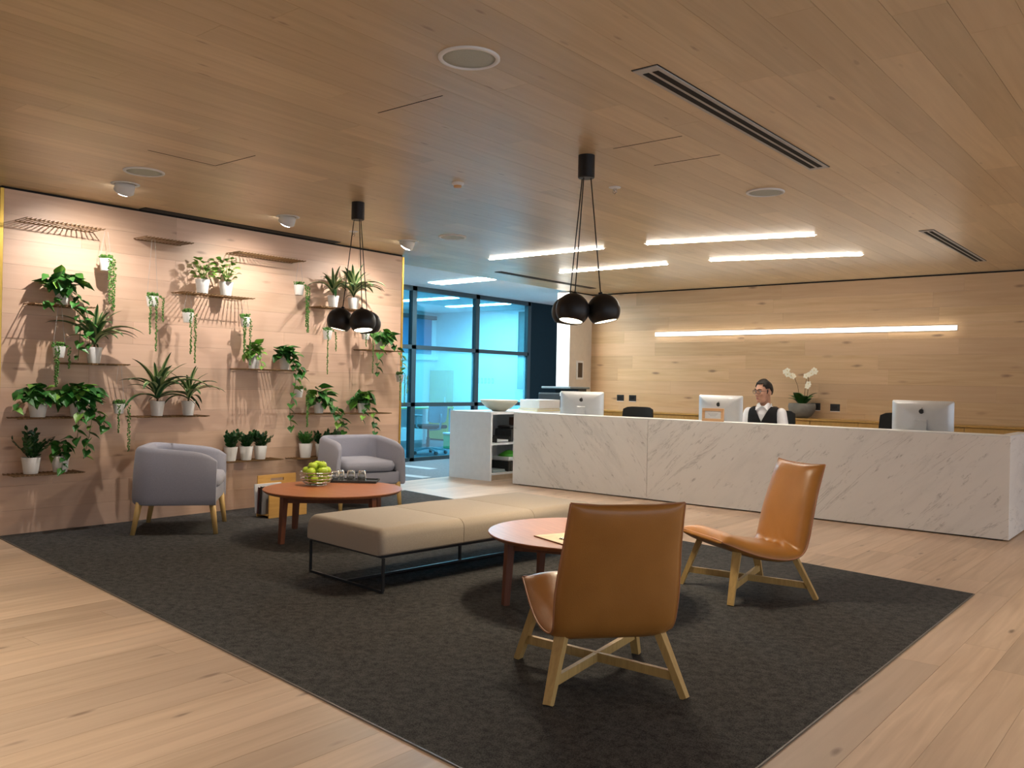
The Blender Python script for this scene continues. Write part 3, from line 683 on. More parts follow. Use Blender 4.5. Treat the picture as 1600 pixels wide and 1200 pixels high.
# credenza along the back wall: separate units
CT = 0.85
cx0 = -7.35
for i in range(6):
    a = cx0 + i*1.15; b = a + 1.147
    if a > -0.6: break
    t = thing('credenza_unit', ('ochre cabinet at the left end of the back wall', 'ochre cabinet behind the left office chair', 'ochre cabinet behind the seated man', 'ochre cabinet carrying the right part of the back wall by the orchid', 'ochre cabinet behind the right office chair', 'ochre cabinet at the right end of the back wall')[i], 'cabinet', ((a+b)/2, 10.6, 0), 0, 'ochre cabinets along the back wall')
    w = (b-a)/2
    obj('body', box(BM(), (-w, 0.02, 0.06), (w, 0.385, CT-0.025)), M_OCHRE, t)
    obj('plinth', box(BM(), (-w, 0.05, 0), (w, 0.385, 0.06)), M_DARKGAP, t)
    for s in (-1, 1):
        d = obj('door', box(BM(), (min(0, s*w)+0.002, 0, 0.065), (max(0, s*w)-0.002, 0.019, CT-0.03), 0.0015, 1), M_OCHRE, t)
        obj('lock', lathe(BM(), [(0, -0.006), (0.011, -0.006), (0.012, 0), (0, 0)], 14, mat=Matrix.Translation((s*0.06, 0, CT-0.09)) @ Matrix.Rotation(-PI/2, 4, 'X')), M_BRASS, d, True)
tag(obj('long_worktop', box(BM(), (cx0, 10.59, CT-0.024), (cx0+5*1.15+1.147, BWY-0.001, CT), 0.002, 1), M_OCHRE), 'long ochre worktop over the back wall cabinets', 'worktop')
for x, z, lb in ((-6.89, 1.03, 'black outlet plate on the back wall above the left chair, left of the pair'), (-6.68, 1.03, 'black outlet plate on the back wall above the left chair, right of the pair'), (-3.975, 0.995, 'black outlet plate on the back wall touching the orchid bowl'), (-3.73, 0.99, 'black outlet plate on the back wall right of the orchid bowl')):
    t = thing('power_outlet', lb, 'outlet', (x, BWY, z), 0, 'black outlet plates on the back wall')
    obj('plate', box(BM(), (-0.06, -0.010, -0.045), (0.06, 0, 0.045), 0.003, 1), M_PLASTIC, t)
    obj('lower_edge', box(BM(), (-0.058, -0.011, -0.053), (0.058, 0, -0.046)), M_LABELPAPER, t)
    obj('socket', box(BM(), (-0.035, -0.0125, -0.016), (0.035, -0.010, 0.020)), plain('dark_socket', (0.006, 0.006, 0.006), 0.3), t)

# orchid in a stone bowl
t = thing('potted_orchid', 'white flowering orchid in a round grey stone bowl behind the man', 'orchid', (-4.07, 10.77, CT))
obj('bowl', lathe(BM(), [(0, 0), (0.075, 0), (0.12, 0.03), (0.158, 0.09), (0.168, 0.14), (0.160, 0.185), (0.152, 0.185), (0.156, 0.14), (0.14, 0.09), (0, 0.07)], 32), M_STONE, t, True)
obj('moss', lathe(BM(), [(0, 0.175), (0.08, 0.172), (0.152, 0.16), (0.152, 0.15), (0, 0.15)], 24), M_SOIL, t, True)
def blade(n, L, W, bend, fold=0.15, tip=0.5, curl=0.0):
    """leaf along +x, width in y, drooping with -z"""
    bm = BM(); rows = []
    x = z = 0.0; a = bend[0]
    for i in range(n+1):
        u = i/n; w = W*0.5*(math.sin(PI*min(1, u**tip*0.92+0.04)))**0.8 if i < n else 0.001
        rows.append([bm.verts.new((x, s*w, z + abs(s)*w*fold*2)) for s in (-1, -0.5, 0, 0.5, 1)])
        a = bend[0] + (bend[1]-bend[0])*u; x += L/n*math.cos(a); z += L/n*math.sin(a)
    for p, q in zip(rows, rows[1:]):
        for k in range(4): bm.faces.new((p[k], p[k+1], q[k+1], q[k]))
    return bm
def meshof(bm, name, mat):
    me = bpy.data.meshes.new(name); bm.to_mesh(me); bm.free(); me.materials.append(mat)
    for p in me.polygons: p.use_smooth = True
    return me
OL = meshof(blade(7, 0.24, 0.125, (R(80), R(10)), 0.12, 0.8), 'orchid_leaf', L_ORCHID)
for k in range(9):
    inst('leaf', OL, t, (0.03*math.cos(k*0.72+0.2), 0.03*math.sin(k*0.72+0.2), 0.16), (0, R(5 + 8*(k % 3)), k*0.72+0.2), (1-0.12*(k % 3),)*3)
PETAL = meshof(blade(5, 0.042, 0.036, (R(20), R(-15)), 0.05, 0.75), 'petal', M_PETAL)
for k, (dx, dy, pts) in enumerate(((-0.02, 0, [(-0.02, 0, 0.17), (-0.055, -0.01, 0.40), (-0.10, -0.02, 0.52), (-0.17, -0.03, 0.585), (-0.20, -0.03, 0.60)]),
                                   (0.02, 0, [(0.02, 0, 0.17), (0.04, 0, 0.42), (0.06, -0.01, 0.53), (0.13, -0.03, 0.60), (0.18, -0.03, 0.60)]),
                                   (0.05, 0.02, [(0.045, 0.02, 0.17), (0.07, 0.02, 0.40), (0.075, 0.0, 0.50), (0.05, -0.03, 0.56)]))):
    st = obj('flower_stem', tube(BM(), pts, 0.0035, 6), M_STEM, t, True)
    a, b = Vector(pts[-2]), Vector(pts[-1]); a2 = Vector(pts[-3])
    for j in range(5 if k < 2 else 2):
        u = j/4; c = (a2.lerp(a, min(1, u*2)) if u < 0.5 else a.lerp(b, (u-0.5)*2)) + Vector((0.01*(j % 2), -0.025, -0.02*(j % 3)))
        fl = obj('flower', lathe(BM(), [(0, 0.008), (0.006, 0.004), (0.006, -0.004), (0, -0.008)], 8, c), plain('flower_heart', (0.6, 0.42, 0.08), 0.6), t, True)
        for q in range(5):
            qm = Matrix.Translation(c) @ Matrix.Rotation(R(70), 4, 'X') @ Matrix.Rotation(2*PI*q/5 + j, 4, 'Z')
            inst('petal', PETAL, fl, mat4=qm)

# ------------------------------------------------------------------ white shelf unit beside the counter
UX0, UX1, UY0, UY1, UZ = -7.62, -6.93, 8.09, 9.75, 0.85
t = thing('shelf_unit', 'white open shelf unit standing between the counter and the glass', 'shelf unit', (UX0, UY0, 0))
W, D = UX1-UX0, UY1-UY0
obj('end_panel', box(BM(), (0, 0, 0.0), (W, 0.03, UZ-0.03), 0.001, 1), M_WHITE, t)
obj('end_panel', box(BM(), (0, D-0.03, 0.0), (W, D, UZ-0.03), 0.001, 1), M_WHITE, t)
obj('top', box(BM(), (0, 0, UZ-0.03), (W, D, UZ), 0.001, 1), M_WHITE, t)
obj('back_panel', box(BM(), (0, 0.03, 0.0), (0.02, D-0.03, UZ-0.03)), M_WHITE, t)
obj('shelf', box(BM(), (0.02, 0.03, 0.44), (W, D-0.03, 0.465)), M_WHITE, t)
obj('bottom', box(BM(), (0.02, 0.03, 0.07), (W, D-0.03, 0.095)), M_WHITE, t)
obj('plinth', box(BM(), (0.02, 0.03, 0.0), (W-0.03, D-0.03, 0.07)), plain('pale_oak_plinth', (0.6, 0.47, 0.34), 0.5), t)
obj('divider', box(BM(), (0.02, 0.92, 0.095), (W, 0.945, UZ-0.03)), M_WHITE, t)
t = thing('decor_bowl', 'wide shallow sand coloured bowl on the white shelf unit', 'bowl', (-7.17, 8.52, UZ))
obj('shell', lathe(BM(), [(0, 0), (0.08, 0), (0.16, 0.045), (0.225, 0.105), (0.25, 0.145), (0.243, 0.145), (0.215, 0.105), (0.15, 0.055), (0.07, 0.02), (0, 0.018)], 48), M_SAND, t, True)
obj('foot_ring', lathe(BM(), [(0.06, 0), (0.081, 0), (0.09, 0.006), (0.06, 0.006)], 32), M_DARKGAP, t, True)
t = thing('document_box', 'white document box with yellow edged folders on the shelf unit', 'document box', (-7.1, 9.22, UZ))
obj('box_body', box(BM(), (-0.16, -0.16, 0.035), (0.17, 0.30, 0.15), 0.003, 1), M_WHITE, t)
obj('folder', box(BM(), (-0.15, -0.2, 0.0), (0.17, 0.32, 0.010)), plain('yellow_folder', (0.75, 0.68, 0.30), 0.6), t)
obj('folder', box(BM(), (-0.16, -0.2, 0.011), (0.165, 0.31, 0.020)), M_LABELPAPER, t)
obj('folder', box(BM(), (-0.16, -0.19, 0.021), (0.16, 0.31, 0.034)), plain('manila', (0.72, 0.66, 0.48), 0.6), t)
t = thing('printer', 'black printer with a raised tray behind the document box', 'printer', (-7.2, 9.95, 0))
obj('cabinet', box(BM(), (-0.28, -0.16, 0.0), (0.24, 0.34, 0.80), 0.01, 2), M_PLASTIC, t)
obj('body', box(BM(), (-0.30, -0.18, 0.80), (0.26, 0.36, 1.09), 0.015, 2), M_PLASTIC, t)
obj('scanner_lid', box(BM(), (-0.27, -0.15, 1.15), (0.24, 0.33, 1.18), 0.008, 2), plain('grey_lid', (0.16, 0.20, 0.22), 0.4), t)
obj('hinge_block', box(BM(), (-0.2, 0.1, 1.09), (0.2, 0.3, 1.15)), M_PLASTIC, t)
obj('control_pad', box(BM(), (0.09, -0.19, 1.05), (0.14, -0.18, 1.10)), M_LABELPAPER, t)
obj('paper_tray', box(BM(), (0.02, -0.24, 0.86), (0.24, -0.18, 0.885), 0.004, 1), M_GRILL, t)
# things on its shelves
def simple(name, lb, cat, loc, parts, rz=0):
    t = thing(name, lb, cat, loc, rz)
    for nm, lo, hi, m, bv in parts: obj(nm, box(BM(), lo, hi, bv, 2), m, t)
    return t
simple('letter_tray', 'black letter tray on the upper shelf of the white unit', 'tray', (-7.1, 8.36, 0.466), [('base', (-0.14, -0.12, 0), (0.14, 0.14, 0.008), M_PLASTIC, 0), ('side', (-0.14, -0.12, 0.008), (0.14, -0.112, 0.07), M_PLASTIC, 0), ('side', (-0.14, 0.132, 0.008), (0.14, 0.14, 0.07), M_PLASTIC, 0), ('paper', (-0.12, -0.1, 0.009), (0.13, 0.12, 0.03), M_LABELPAPER, 0)])
simple('label_printer', 'black machine with a box lid at the back of the upper shelf', 'label printer', (-7.1, 8.68, 0.466), [('body', (-0.16, -0.13, 0), (0.12, 0.13, 0.16), M_PLASTIC, 0.012), ('lid', (-0.14, -0.11, 0.16), (0.08, 0.11, 0.20), M_PLASTIC, 0.02), ('feed', (0.12, -0.08, 0.03), (0.14, 0.08, 0.05), M_GRILL, 0)])
simple('wood_panel_file', 'brown file holder at the right of the upper shelf', 'file holder', (-7.12, 8.90, 0.466), [('body', (-0.15, -0.05, 0), (0.12, 0.05, 0.30), plain('brown_board', (0.11, 0.05, 0.03), 0.6), 0.003), ('spine_label', (0.12, -0.03, 0.10), (0.122, 0.03, 0.2), M_LABELPAPER, 0)])
simple('grey_folder_stack', 'stack of grey blue folders on the lower shelf', 'folders', (-7.08, 8.28, 0.0955), [('folder', (-0.14, -0.11, 0), (0.13, 0.13, 0.015), plain('slate_board', (0.24, 0.30, 0.31), 0.6), 0), ('folder', (-0.13, -0.10, 0.016), (0.12, 0.13, 0.032), plain('slate_board2', (0.30, 0.35, 0.36), 0.6), 0)])
t = thing('crate', 'black slotted crate on the lower shelf of the white unit', 'crate', (-7.08, 8.62, 0.0955))
obj('base', box(BM(), (-0.15, -0.17, 0), (0.14, 0.17, 0.01)), M_PLASTIC, t)
for s in (-1, 1): obj('side_wall', box(BM(), (-0.15, s*0.165-0.005, 0.01), (0.14, s*0.165+0.005, 0.13)), M_PLASTIC, t)
for k in range(9): obj('slat', box(BM(), (0.130, -0.155+k*0.036, 0.01), (0.14, -0.135+k*0.036, 0.13)), M_PLASTIC, t)
obj('rim', box(BM(), (0.128, -0.17, 0.118), (0.142, 0.17, 0.13)), M_PLASTIC, t)
obj('liner', box(BM(), (-0.13, -0.15, 0.01), (0.12, 0.15, 0.10)), M_LABELPAPER, t)
t = thing('white_tub', 'white tub with a green lid on top of the black crate', 'tub', (-7.07, 8.62, 0.226))
obj('tub', box(BM(), (-0.14, -0.16, 0), (0.13, 0.16, 0.05), 0.012, 2), M_WHITE, t)
bm = BM(); lathe(bm, [(0, 0.03), (0.10, 0.055), (0.145, 0.05), (0.15, 0.0505), (0.10, 0.085), (0.04, 0.12), (0.0, 0.13)], 20); obj('lid', bm, plain('vivid_green', (0.07, 0.40, 0.03), 0.5), t, True)

# ------------------------------------------------------------------ office interior behind the glass
simple('storage_cabinet', 'tall beige cabinet behind the glass near the back corner', 'cabinet', (-12.50, 13.0, 0), [('body', (-0.26, -0.1, 0.03), (0.24, 0.09, 1.45), plain('beige_laminate', (0.46, 0.33, 0.09), 0.5), 0.004), ('plinth', (-0.24, -0.08, 0), (0.22, 0.08, 0.03), M_DARKGAP, 0), ('handle', (0.18, -0.115, 0.7), (0.20, -0.1, 0.9), M_ALU, 0)])
t = thing('roller_blind', 'dark blue roller blind on the office window', 'blind', (-12.79, 11.9, 0))
obj('cloth', box(BM(), (0.0, -1.1, 1.78), (0.012, 1.05, 2.5)), plain('blue_blind', (0.04, 0.17, 0.32), 0.8), t)
obj('roller_box', box(BM(), (0.0, -1.15, 2.5), (0.09, 1.12, 2.58), 0.006), M_FRAME, t)
struct(obj('trim_5', box(BM(), (-12.80, 10.7, 1.66), (-12.72, 13.09, 1.74)), M_PAINT), 'white sill under the office blind', 'trim')
simple('wall_cabinet_dark', 'dark grey green panel on the office wall by the navy door', 'wall panel', (-10.1, 13.05, 0), [('board', (-0.42, 0, 1.1), (0.5, 0.045, 2.60), plain('grey_green_panel', (0.09, 0.16, 0.16), 0.6), 0), ('edge_strip', (-0.43, -0.005, 1.1), (-0.42, 0.045, 2.60), M_FRAME, 0)])
for k in range(5):
    t = thing('switch_plate', ('first','second','third','fourth','fifth')[k] + ' from the left in the row of five office wall switches', 'switch', (-11.58+k*0.095, 13.10, 1.25), 0, 'row of office wall switches')
    obj('plate', box(BM(), (-0.026, -0.008, -0.055), (0.026, 0, 0.055), 0.002, 1), plain('grey_switch', (0.32, 0.42, 0.44), 0.5), t); obj('rocker', box(BM(), (-0.014, -0.011, -0.03), (0.014, -0.008, 0.03)), M_ALU, t)
def office_desk(x, y, label, L=1.6, rz=0):
    t = thing('office_desk', label, 'desk', (x, y, 0), rz, 'white desks in the office')
    obj('top', box(BM(), (-0.38, -L/2, 0.715), (0.38, L/2, 0.74), 0.003, 1), M_WHITE, t)
    obj('edge_band', box(BM(), (0.38, -L/2, 0.715), (0.384, L/2, 0.74)), plain('lime_band', (0.5, 0.52, 0.12), 0.5), t)
    obj('modesty_panel', box(BM(), (-0.33, -L/2+0.06, 0.34), (-0.31, L/2-0.06, 0.715)), M_WHITE, t)
    for a in (-1, 1):
        for b in (-1, 1): obj('leg', box(BM(), (a*0.34-0.02, b*(L/2-0.05)-0.02, 0), (a*0.34+0.02, b*(L/2-0.05)+0.02, 0.715)), M_ALU, t)
office_desk(-11.6, 10.8, 'white desk behind the glass with a pale front panel', 2.4)

office_chair(-10.25, 10.35, R(180), 'pale grey swivel chair just behind the glass', 0.86, True, True)
simple('green_bin', 'bright green storage bin on the office floor', 'bin', (-10.75, 11.75, 0), [('body', (-0.2, -0.3, 0), (0.2, 0.3, 0.26), plain('office_green', (0.03, 0.42, 0.16), 0.5), 0.01), ('lid', (-0.21, -0.31, 0.26), (0.21, 0.31, 0.29), M_LABELPAPER, 0.004)])
simple('desk_papers', 'pile of white papers on the office desk', 'papers', (-11.5, 11.1, 0.7405), [('sheet_stack', (-0.15, -0.2, 0), (0.15, 0.2, 0.05), M_LABELPAPER, 0), ('top_sheet', (-0.13, -0.17, 0.05), (0.16, 0.19, 0.054), M_LABELPAPER, 0)], 0.2)
simple('desk_monitor', 'thin grey monitor on the office desk', 'monitor', (-11.6, 10.2, 0.7405), [('foot', (-0.1, -0.12, 0), (0.1, 0.12, 0.01), M_ALU, 0), ('neck', (-0.015, -0.03, 0.01), (0.015, 0.03, 0.2), M_ALU, 0), ('screen', (-0.012, -0.27, 0.13), (0.02, 0.27, 0.46), M_FRAME, 0.006)])

# ------------------------------------------------------------------ lounge furniture
RZ = 0.006            # top of the carpet
M_TEAK_SHADED = furn_wood('shaded_table_legs', (0.15, 0.045, 0.018), (0.20, 0.065, 0.026), 0.45, (60, 60, 5))  # table wood darkened: shade under the tops is put into the leg colour
def round_table(x, y, rz, label, r=0.527, top=0.375):
    t = thing('round_coffee_table', label, 'coffee table', (x, y, RZ), rz, 'round coffee tables'); h = top-RZ
    o = obj('tabletop', lathe(BM(), [(0, h-0.024), (r-0.020, h-0.024), (r-0.003, h-0.010), (r, h-0.004), (r-0.003, h), (0, h)], 72), M_TEAK, t); smooth_angle(o, 30)
    for k in range(4):
        a = k*PI/2; d = Vector((math.cos(a), math.sin(a), 0))
        obj('leg', beam(BM(), d*0.47, d*0.45 + Vector((0, 0, h-0.024)), 0.034, 0.044, 0.034, 0.044, up=d), M_TEAK_SHADED, t)
        e = Vector((math.cos(a+PI/2), math.sin(a+PI/2), 0))
        obj('apron', beam(BM(), d*0.445+Vector((0, 0, h-0.048)), e*0.445+Vector((0, 0, h-0.048)), 0.022, h0=0.048), M_TEAK_SHADED, t)
    return t
round_table(-5.27, 4.30, R(0), 'round red-brown coffee table holding the green apples')
round_table(-2.79, 4.06, R(-24), 'round red-brown coffee table between the bench and leather chairs')

# bench
BR = R(-5.2)
t = thing('bench', 'long taupe upholstered bench on a thin black frame', 'bench', (-4.015, 3.345, RZ), BR)
L, HWB, zb, zt_ = 1.90, 0.383, 0.215, 0.365
def rrect(hw, z0, z1, rad, y, top_only=False, n=6):
    pts = []
    for cx_, cz, a0, rr_ in ((hw-rad, z1-rad, 0, rad), (-hw+rad, z1-rad, 90, rad)):
        for k in range(n+1):
            a = R(a0 + 90*k/n); pts.append((cx_+rr_*math.cos(a), y, cz+rr_*math.sin(a)))
    r2 = 0.012
    for cx_, cz, a0 in ((-hw+r2, z0+r2, 180), (hw-r2, z0+r2, 270)):
        for k in range(4):
            a = R(a0 + 30*k); pts.append((cx_+r2*math.cos(a), y, cz+r2*math.sin(a)))
    return pts
for k in range(3):
    y0, y1 = L*k/3, L*(k+1)/3; rings = []
    e0 = 0.05 if k == 0 else 0.004; e1 = 0.05 if k == 2 else 0.004
    for q in range(6):
        u = q/5; ins = e0*(1-math.sin(u*PI/2)); rings.append(rrect(HWB-ins*0.35, zb, zt_-ins*0.95, 0.055, y0 + e0*(1-math.cos(u*PI/2)) + (0.001 if k else 0)))
    rings.append(rrect(HWB, zb, zt_+0.004, 0.055, (y0+y1)/2))
    for q in range(6):
        u = 1-q/5; ins = e1*(1-math.sin(u*PI/2)); rings.append(rrect(HWB-ins*0.35, zb, zt_-ins*0.95, 0.055, y1 - e1*(1-math.cos(u*PI/2)) - (0.001 if k < 2 else 0)))
    smooth_angle(obj('cushion', loft(BM(), rings), M_TAUPE, t), 60)
obj('seat_base', box(BM(), (-HWB+0.02, 0.02, zb-0.016), (HWB-0.02, L-0.02, zb)), M_BLACK, t)
for y in (0.03, L-0.03):
    fr = obj('end_loop', beam(BM(), (-HWB+0.012, y, 0.007), (HWB-0.012, y, 0.007), 0.014), M_BLACK, t)
    for s in (-1, 1): obj('post', beam(BM(), (s*(HWB-0.012), y, 0.014), (s*(HWB-0.012), y, zb-0.016), 0.014), M_BLACK, t)
obj('floor_rail', beam(BM(), (0, 0.037, 0.007), (0, L-0.037, 0.007), 0.014), M_BLACK, t)
obj('post', beam(BM(), (0, L/2, 0.014), (0, L/2, zb-0.016), 0.016), M_BLACK, t)
obj('care_tag', box(BM(), (-HWB-0.004, 0.10, zb+0.02), (-HWB, 0.12, zb+0.055)), M_LABELPAPER, t)

# tan leather lounge chairs (front is +x)
def lounge_chair(x, y, rz, label):
    t = thing('lounge_chair', label, 'lounge chair', (x, y, RZ), rz, 'tan leather lounge chairs')
    # centre line of the shell, from the front lip of the seat to the top of the back
    ctrl = [(0.325, 0.345), (0.27, 0.325), (0.20, 0.298), (0.10, 0.265), (0.0, 0.243), (-0.10, 0.232), (-0.175, 0.240), (-0.222, 0.275), (-0.245, 0.345), (-0.268, 0.45), (-0.300, 0.57), (-0.335, 0.68), (-0.365, 0.768)]
    P = [Vector((a, 0, b)) for a, b in ctrl]
    path = []
    for i in range(len(P)-1):
        p0, p1, p2, p3 = P[max(i-1, 0)], P[i], P[i+1], P[min(i+2, len(P)-1)]
        for q in range(5):
            u = q/5; path.append(0.5*((2*p1)+(-p0+p2)*u+(2*p0-5*p1+4*p2-p3)*u*u+(-p0+3*p1-3*p2+p3)*u**3))
    path.append(P[-1]); n = len(path); lens = [0]
    for a, b in zip(path, path[1:]): lens.append(lens[-1]+(b-a).length)
    tot = lens[-1]; NU = 22
    def station(i):
        tg = (path[min(i+1, n-1)]-path[max(i-1, 0)]).normalized(); nm = Vector((-tg.z, 0, tg.x))   # towards the sitter
        if nm.z < 0 and tg.x < -0.5: nm = -nm
        return path[i], tg, nm
    rings = []; seam = ([], [])
    for i in range(n):
        c, tg, _ = station(i); s = lens[i]/tot
        nm = Vector((0, 1, 0)).cross(tg)
        if i < 5 and nm.z < 0: pass
        nm = nm if nm.dot(Vector((0.55, 0, 0.8))) > 0 else -nm
        hw = 0.250 + 0.010*math.sin(PI*min(1, s*1.2)) - (0.028*max(0, s-0.55)/0.45)
        mid = math.exp(-((s-0.5)/0.11)**2); hw -= 0.016*mid           # drawn in at the crease
        e = min(1.0, min(s/0.085, (1-s)/0.075)); e = math.sqrt(max(0.0, 1-(1-e)**2))
        tf = 0.006 + (0.060 if s < 0.40 else 0.060-0.10*min(0.14, s-0.40))*e; tb = 0.006 + 0.018*e
        end = 1 - min(1.0, min(s/0.06, (1-s)/0.06)); sgn = 1 if s < 0.5 else -1
        fr = []; bk = []
        for k in range(NU+1):
            u = -1 + 2*k/NU; au = abs(u)
            prof = (1-au**5)
            puck = (0.007*math.sin(u*15+s*60+2*math.sin(u*4)) - 0.010)*math.exp(-((s-0.49)/0.075)**2)*(1-au**4)
            sag = tg*(sgn*end*0.016*(1-u*u))
            pinch = 1 + 0.012*end*0
            fr.append(c + Vector((0, u*hw*pinch, 0)) + nm*(tf*prof + 0.002 + puck) + sag)
            bk.append(c + Vector((0, u*hw*pinch, 0)) - nm*(tb*(1-au**8) + 0.002) + sag)
        rings.append(fr + bk[::-1]); seam[0].append(c + Vector((0, -hw, 0))); seam[1].append(c + Vector((0, hw, 0)))
        if i == 0: e0 = [p for p in fr]; 
        if i == n-1: e1 = [p for p in fr]
    sh = obj('cushion_shell', loft(BM(), rings), M_LEATHER, t); smooth_angle(sh, 62)
    for sd in seam: obj('piping', tube(BM(), sd, 0.0042, 6), M_PIPING, t, True)
    obj('piping', tube(BM(), e0, 0.0042, 6), M_PIPING, t, True); obj('piping', tube(BM(), e1, 0.0042, 6), M_PIPING, t, True)
    feet = {}
    for a, b in ((1, 1), (1, -1), (-1, 1), (-1, -1)):
        f = Vector((a*0.283, b*0.272, 0)); tp = Vector((0.20, b*0.20, 0.285)) if a > 0 else Vector((-0.185, b*0.20, 0.232))
        dd = Vector((a, b, 0)).normalized()
        obj('leg', beam(BM(), f, tp, 0.034, 0.048, 0.026, 0.030, up=dd), M_ASH, t); feet[(a, b)] = f.lerp(tp, 0.33)
    obj('stretcher', beam(BM(), feet[(1, 1)], feet[(-1, -1)], 0.020, h0=0.036), M_ASH, t)
    q0, q1 = feet[(1, -1)], feet[(-1, 1)]; m_ = (q0+q1)/2; dv = (q1-q0).normalized()*0.011
    obj('stretcher', beam(BM(), q0, m_-dv, 0.020, h0=0.036), M_ASH, t); obj('stretcher', beam(BM(), m_+dv, q1, 0.020, h0=0.036), M_ASH, t)
    return t
ca = lounge_chair(-1.97, 3.0, R(140.3), 'tan leather lounge chair in front, seen from behind')
obj('care_tag', box(BM(), (0.02, -0.250, 0.262), (0.05, -0.246, 0.295)), M_LABELPAPER, ca)
lounge_chair(-2.15, 4.87, R(-122.5), 'tan leather lounge chair facing the round table, nearer the counter')

# grey tub chairs (front is +x)
def tub_chair(x, y, rz, label, lean=1.0):
    t = thing('tub_chair', label, 'armchair', (x, y, RZ), rz, 'grey upholstered tub chairs')
    W_, Dp, z0 = 0.345, 0.33, 0.225; th = 0.075
    # U shaped path: from right arm front round the back to the left arm front
    cen = []; rad = 0.17
    for k in range(9): cen.append((Dp-0.035-(Dp*2-0.035-rad)*k/8, -W_))
    for k in range(1, 9):
        a = R(270 - 90*k/8); cen.append((-Dp+rad+rad*math.cos(a), -W_+rad+rad*math.sin(a)))
    for k in range(1, 7): cen.append((-Dp, -W_+rad+(2*W_-2*rad)*k/6))
    for k in range(1, 9):
        a = R(180 - 90*k/8); cen.append((-Dp+rad+rad*math.cos(a), W_-rad+rad*math.sin(a)))
    for k in range(1, 9): cen.append((-Dp+rad+(Dp*2-0.035-rad)*k/8, W_))
    n = len(cen); rings = []
    for i, (cx_, cy_) in enumerate(cen):
        a = Vector((*cen[max(i-1, 0)], 0)); b = Vector((*cen[min(i+1, n-1)], 0)); tg = (b-a).normalized(); inn = Vector((-tg.y, tg.x, 0)) * -1
        if inn.dot(Vector((-cx_*0.3, -cy_, 0)) + Vector((-cx_, 0, 0))) < 0: inn = -inn
        fwd = (cx_+Dp)/(2*Dp); zt = 0.665 - 0.055*fwd**1.3
        ep = min(i, n-1-i)
        shrink = (0.35, 0.72, 0.93, 1.0)[min(ep, 3)]
        zt -= (0.05, 0.018, 0.004, 0)[min(ep, 3)]
        c = Vector((cx_, cy_, 0)); t2 = th*shrink; ring = []; rr2 = t2/2
        # outer bottom -> outer top (round) -> inner top -> inner bottom
        flare = 0.018
        ring += [c - inn*(-0.012), c - inn*(-0.004)*0]
        ring = [c + inn*0.012 + Vector((0, 0, z0)), c + Vector((0, 0, z0+0.012)), c - inn*0.006 + Vector((0, 0, z0+0.05)), c + inn*0.0 + Vector((0, 0, z0+(zt-z0)*0.55)), c + inn*flare*0.7 + Vector((0, 0, zt-rr2))]
        for k in range(1, 8):
            an = PI - PI*k/8; ring.append(c + inn*(flare*0.9 + rr2 + rr2*math.cos(an)) + Vector((0, 0, zt-rr2+rr2*math.sin(an))))
        ring += [c + inn*(flare+t2) + Vector((0, 0, zt-rr2)), c + inn*(t2+0.01) + Vector((0, 0, z0+(zt-z0)*0.5)), c + inn*(t2) + Vector((0, 0, z0))]
        rings.append(ring)
    smooth_angle(obj('shell', loft(BM(), rings), M_GREYFAB, t), 70)
    obj('seat_base', box(BM(), (-Dp+0.06, -W_+0.05, z0+0.002), (Dp-0.045, W_-0.05, z0+0.125), 0.02, 3), M_GREYFAB, t, True)
    # cushion, slightly crowned
    rings = []
    for q in range(9):
        u = q/8; zz = z0+0.128+0.09*u; f = 0.94+0.06*math.sin(PI*u); ring = []
        for k in range(40):
            a = 2*PI*k/40; cx_ = math.copysign(abs(math.cos(a))**0.35, math.cos(a)); cy_ = math.copysign(abs(math.sin(a))**0.35, math.sin(a))
            ring.append((0.02+0.295*f*cx_, 0.268*f*cy_, zz))
        rings.append(ring)
    rings.append([(0.02+(p[0]-0.02)*0.6, p[1]*0.6, z0+0.238) for p in rings[-1]]); rings.append([(0.02+(p[0]-0.02)*0.2, p[1]*0.2, z0+0.243) for p in rings[-1]])
    smooth_angle(obj('seat_cushion', loft(BM(), rings), M_GREYFAB, t), 70)
    obj('cushion_gap', box(BM(), (-0.2, -0.26, z0+0.122), (Dp-0.05, 0.26, z0+0.13)), M_BLACKFAB, t)
    for a in (1, -1):
        for b in (1, -1):
            f = Vector((a*0.295+(0 if a > 0 else -0.01), b*0.30, 0)); tp = Vector((a*0.262, b*0.285, z0+0.02))
            obj('leg', tube(BM(), [f, f.lerp(tp, 0.5), tp], [0.017, 0.021, 0.025], 14), M_ASH, t, True)
    return t
tub_chair(-6.37, 3.68, R(51.5), 'grey tub chair with its side to the viewer by the plant wall')
tub_chair(-6.385, 5.52, R(-18), 'grey tub chair facing the viewer behind the red-brown table')

# fruit bowl with apples
tz = 0.3752
t = thing('wire_fruit_bowl', 'round gold wire bowl of fruit on the red-brown table', 'bowl', (-5.50, 4.32, tz))
for k, (r, z) in enumerate(((0.075, 0.006), (0.105, 0.028), (0.122, 0.055), (0.128, 0.082), (0.13, 0.105))):
    obj('wire_ring', tube(BM(), [(r*math.cos(2*PI*q/36), r*math.sin(2*PI*q/36), z) for q in range(37)], 0.004, 6, False), M_CHROME, t, True)
for q in range(10):
    a = 2*PI*q/10; obj('wire_rib', tube(BM(), [(r*math.cos(a), r*math.sin(a), z) for r, z in ((0.0, 0.004), (0.075, 0.006), (0.105, 0.028), (0.122, 0.055), (0.13, 0.105))], 0.002, 5), M_CHROME, t, True)
AP = meshof(lathe(BM(), [(0, 0.052), (0.010, 0.058), (0.022, 0.060), (0.034, 0.050), (0.039, 0.034), (0.036, 0.018), (0.026, 0.005), (0.012, 0.001), (0, 0.005)], 18), 'apple', M_GREENAPPLE)
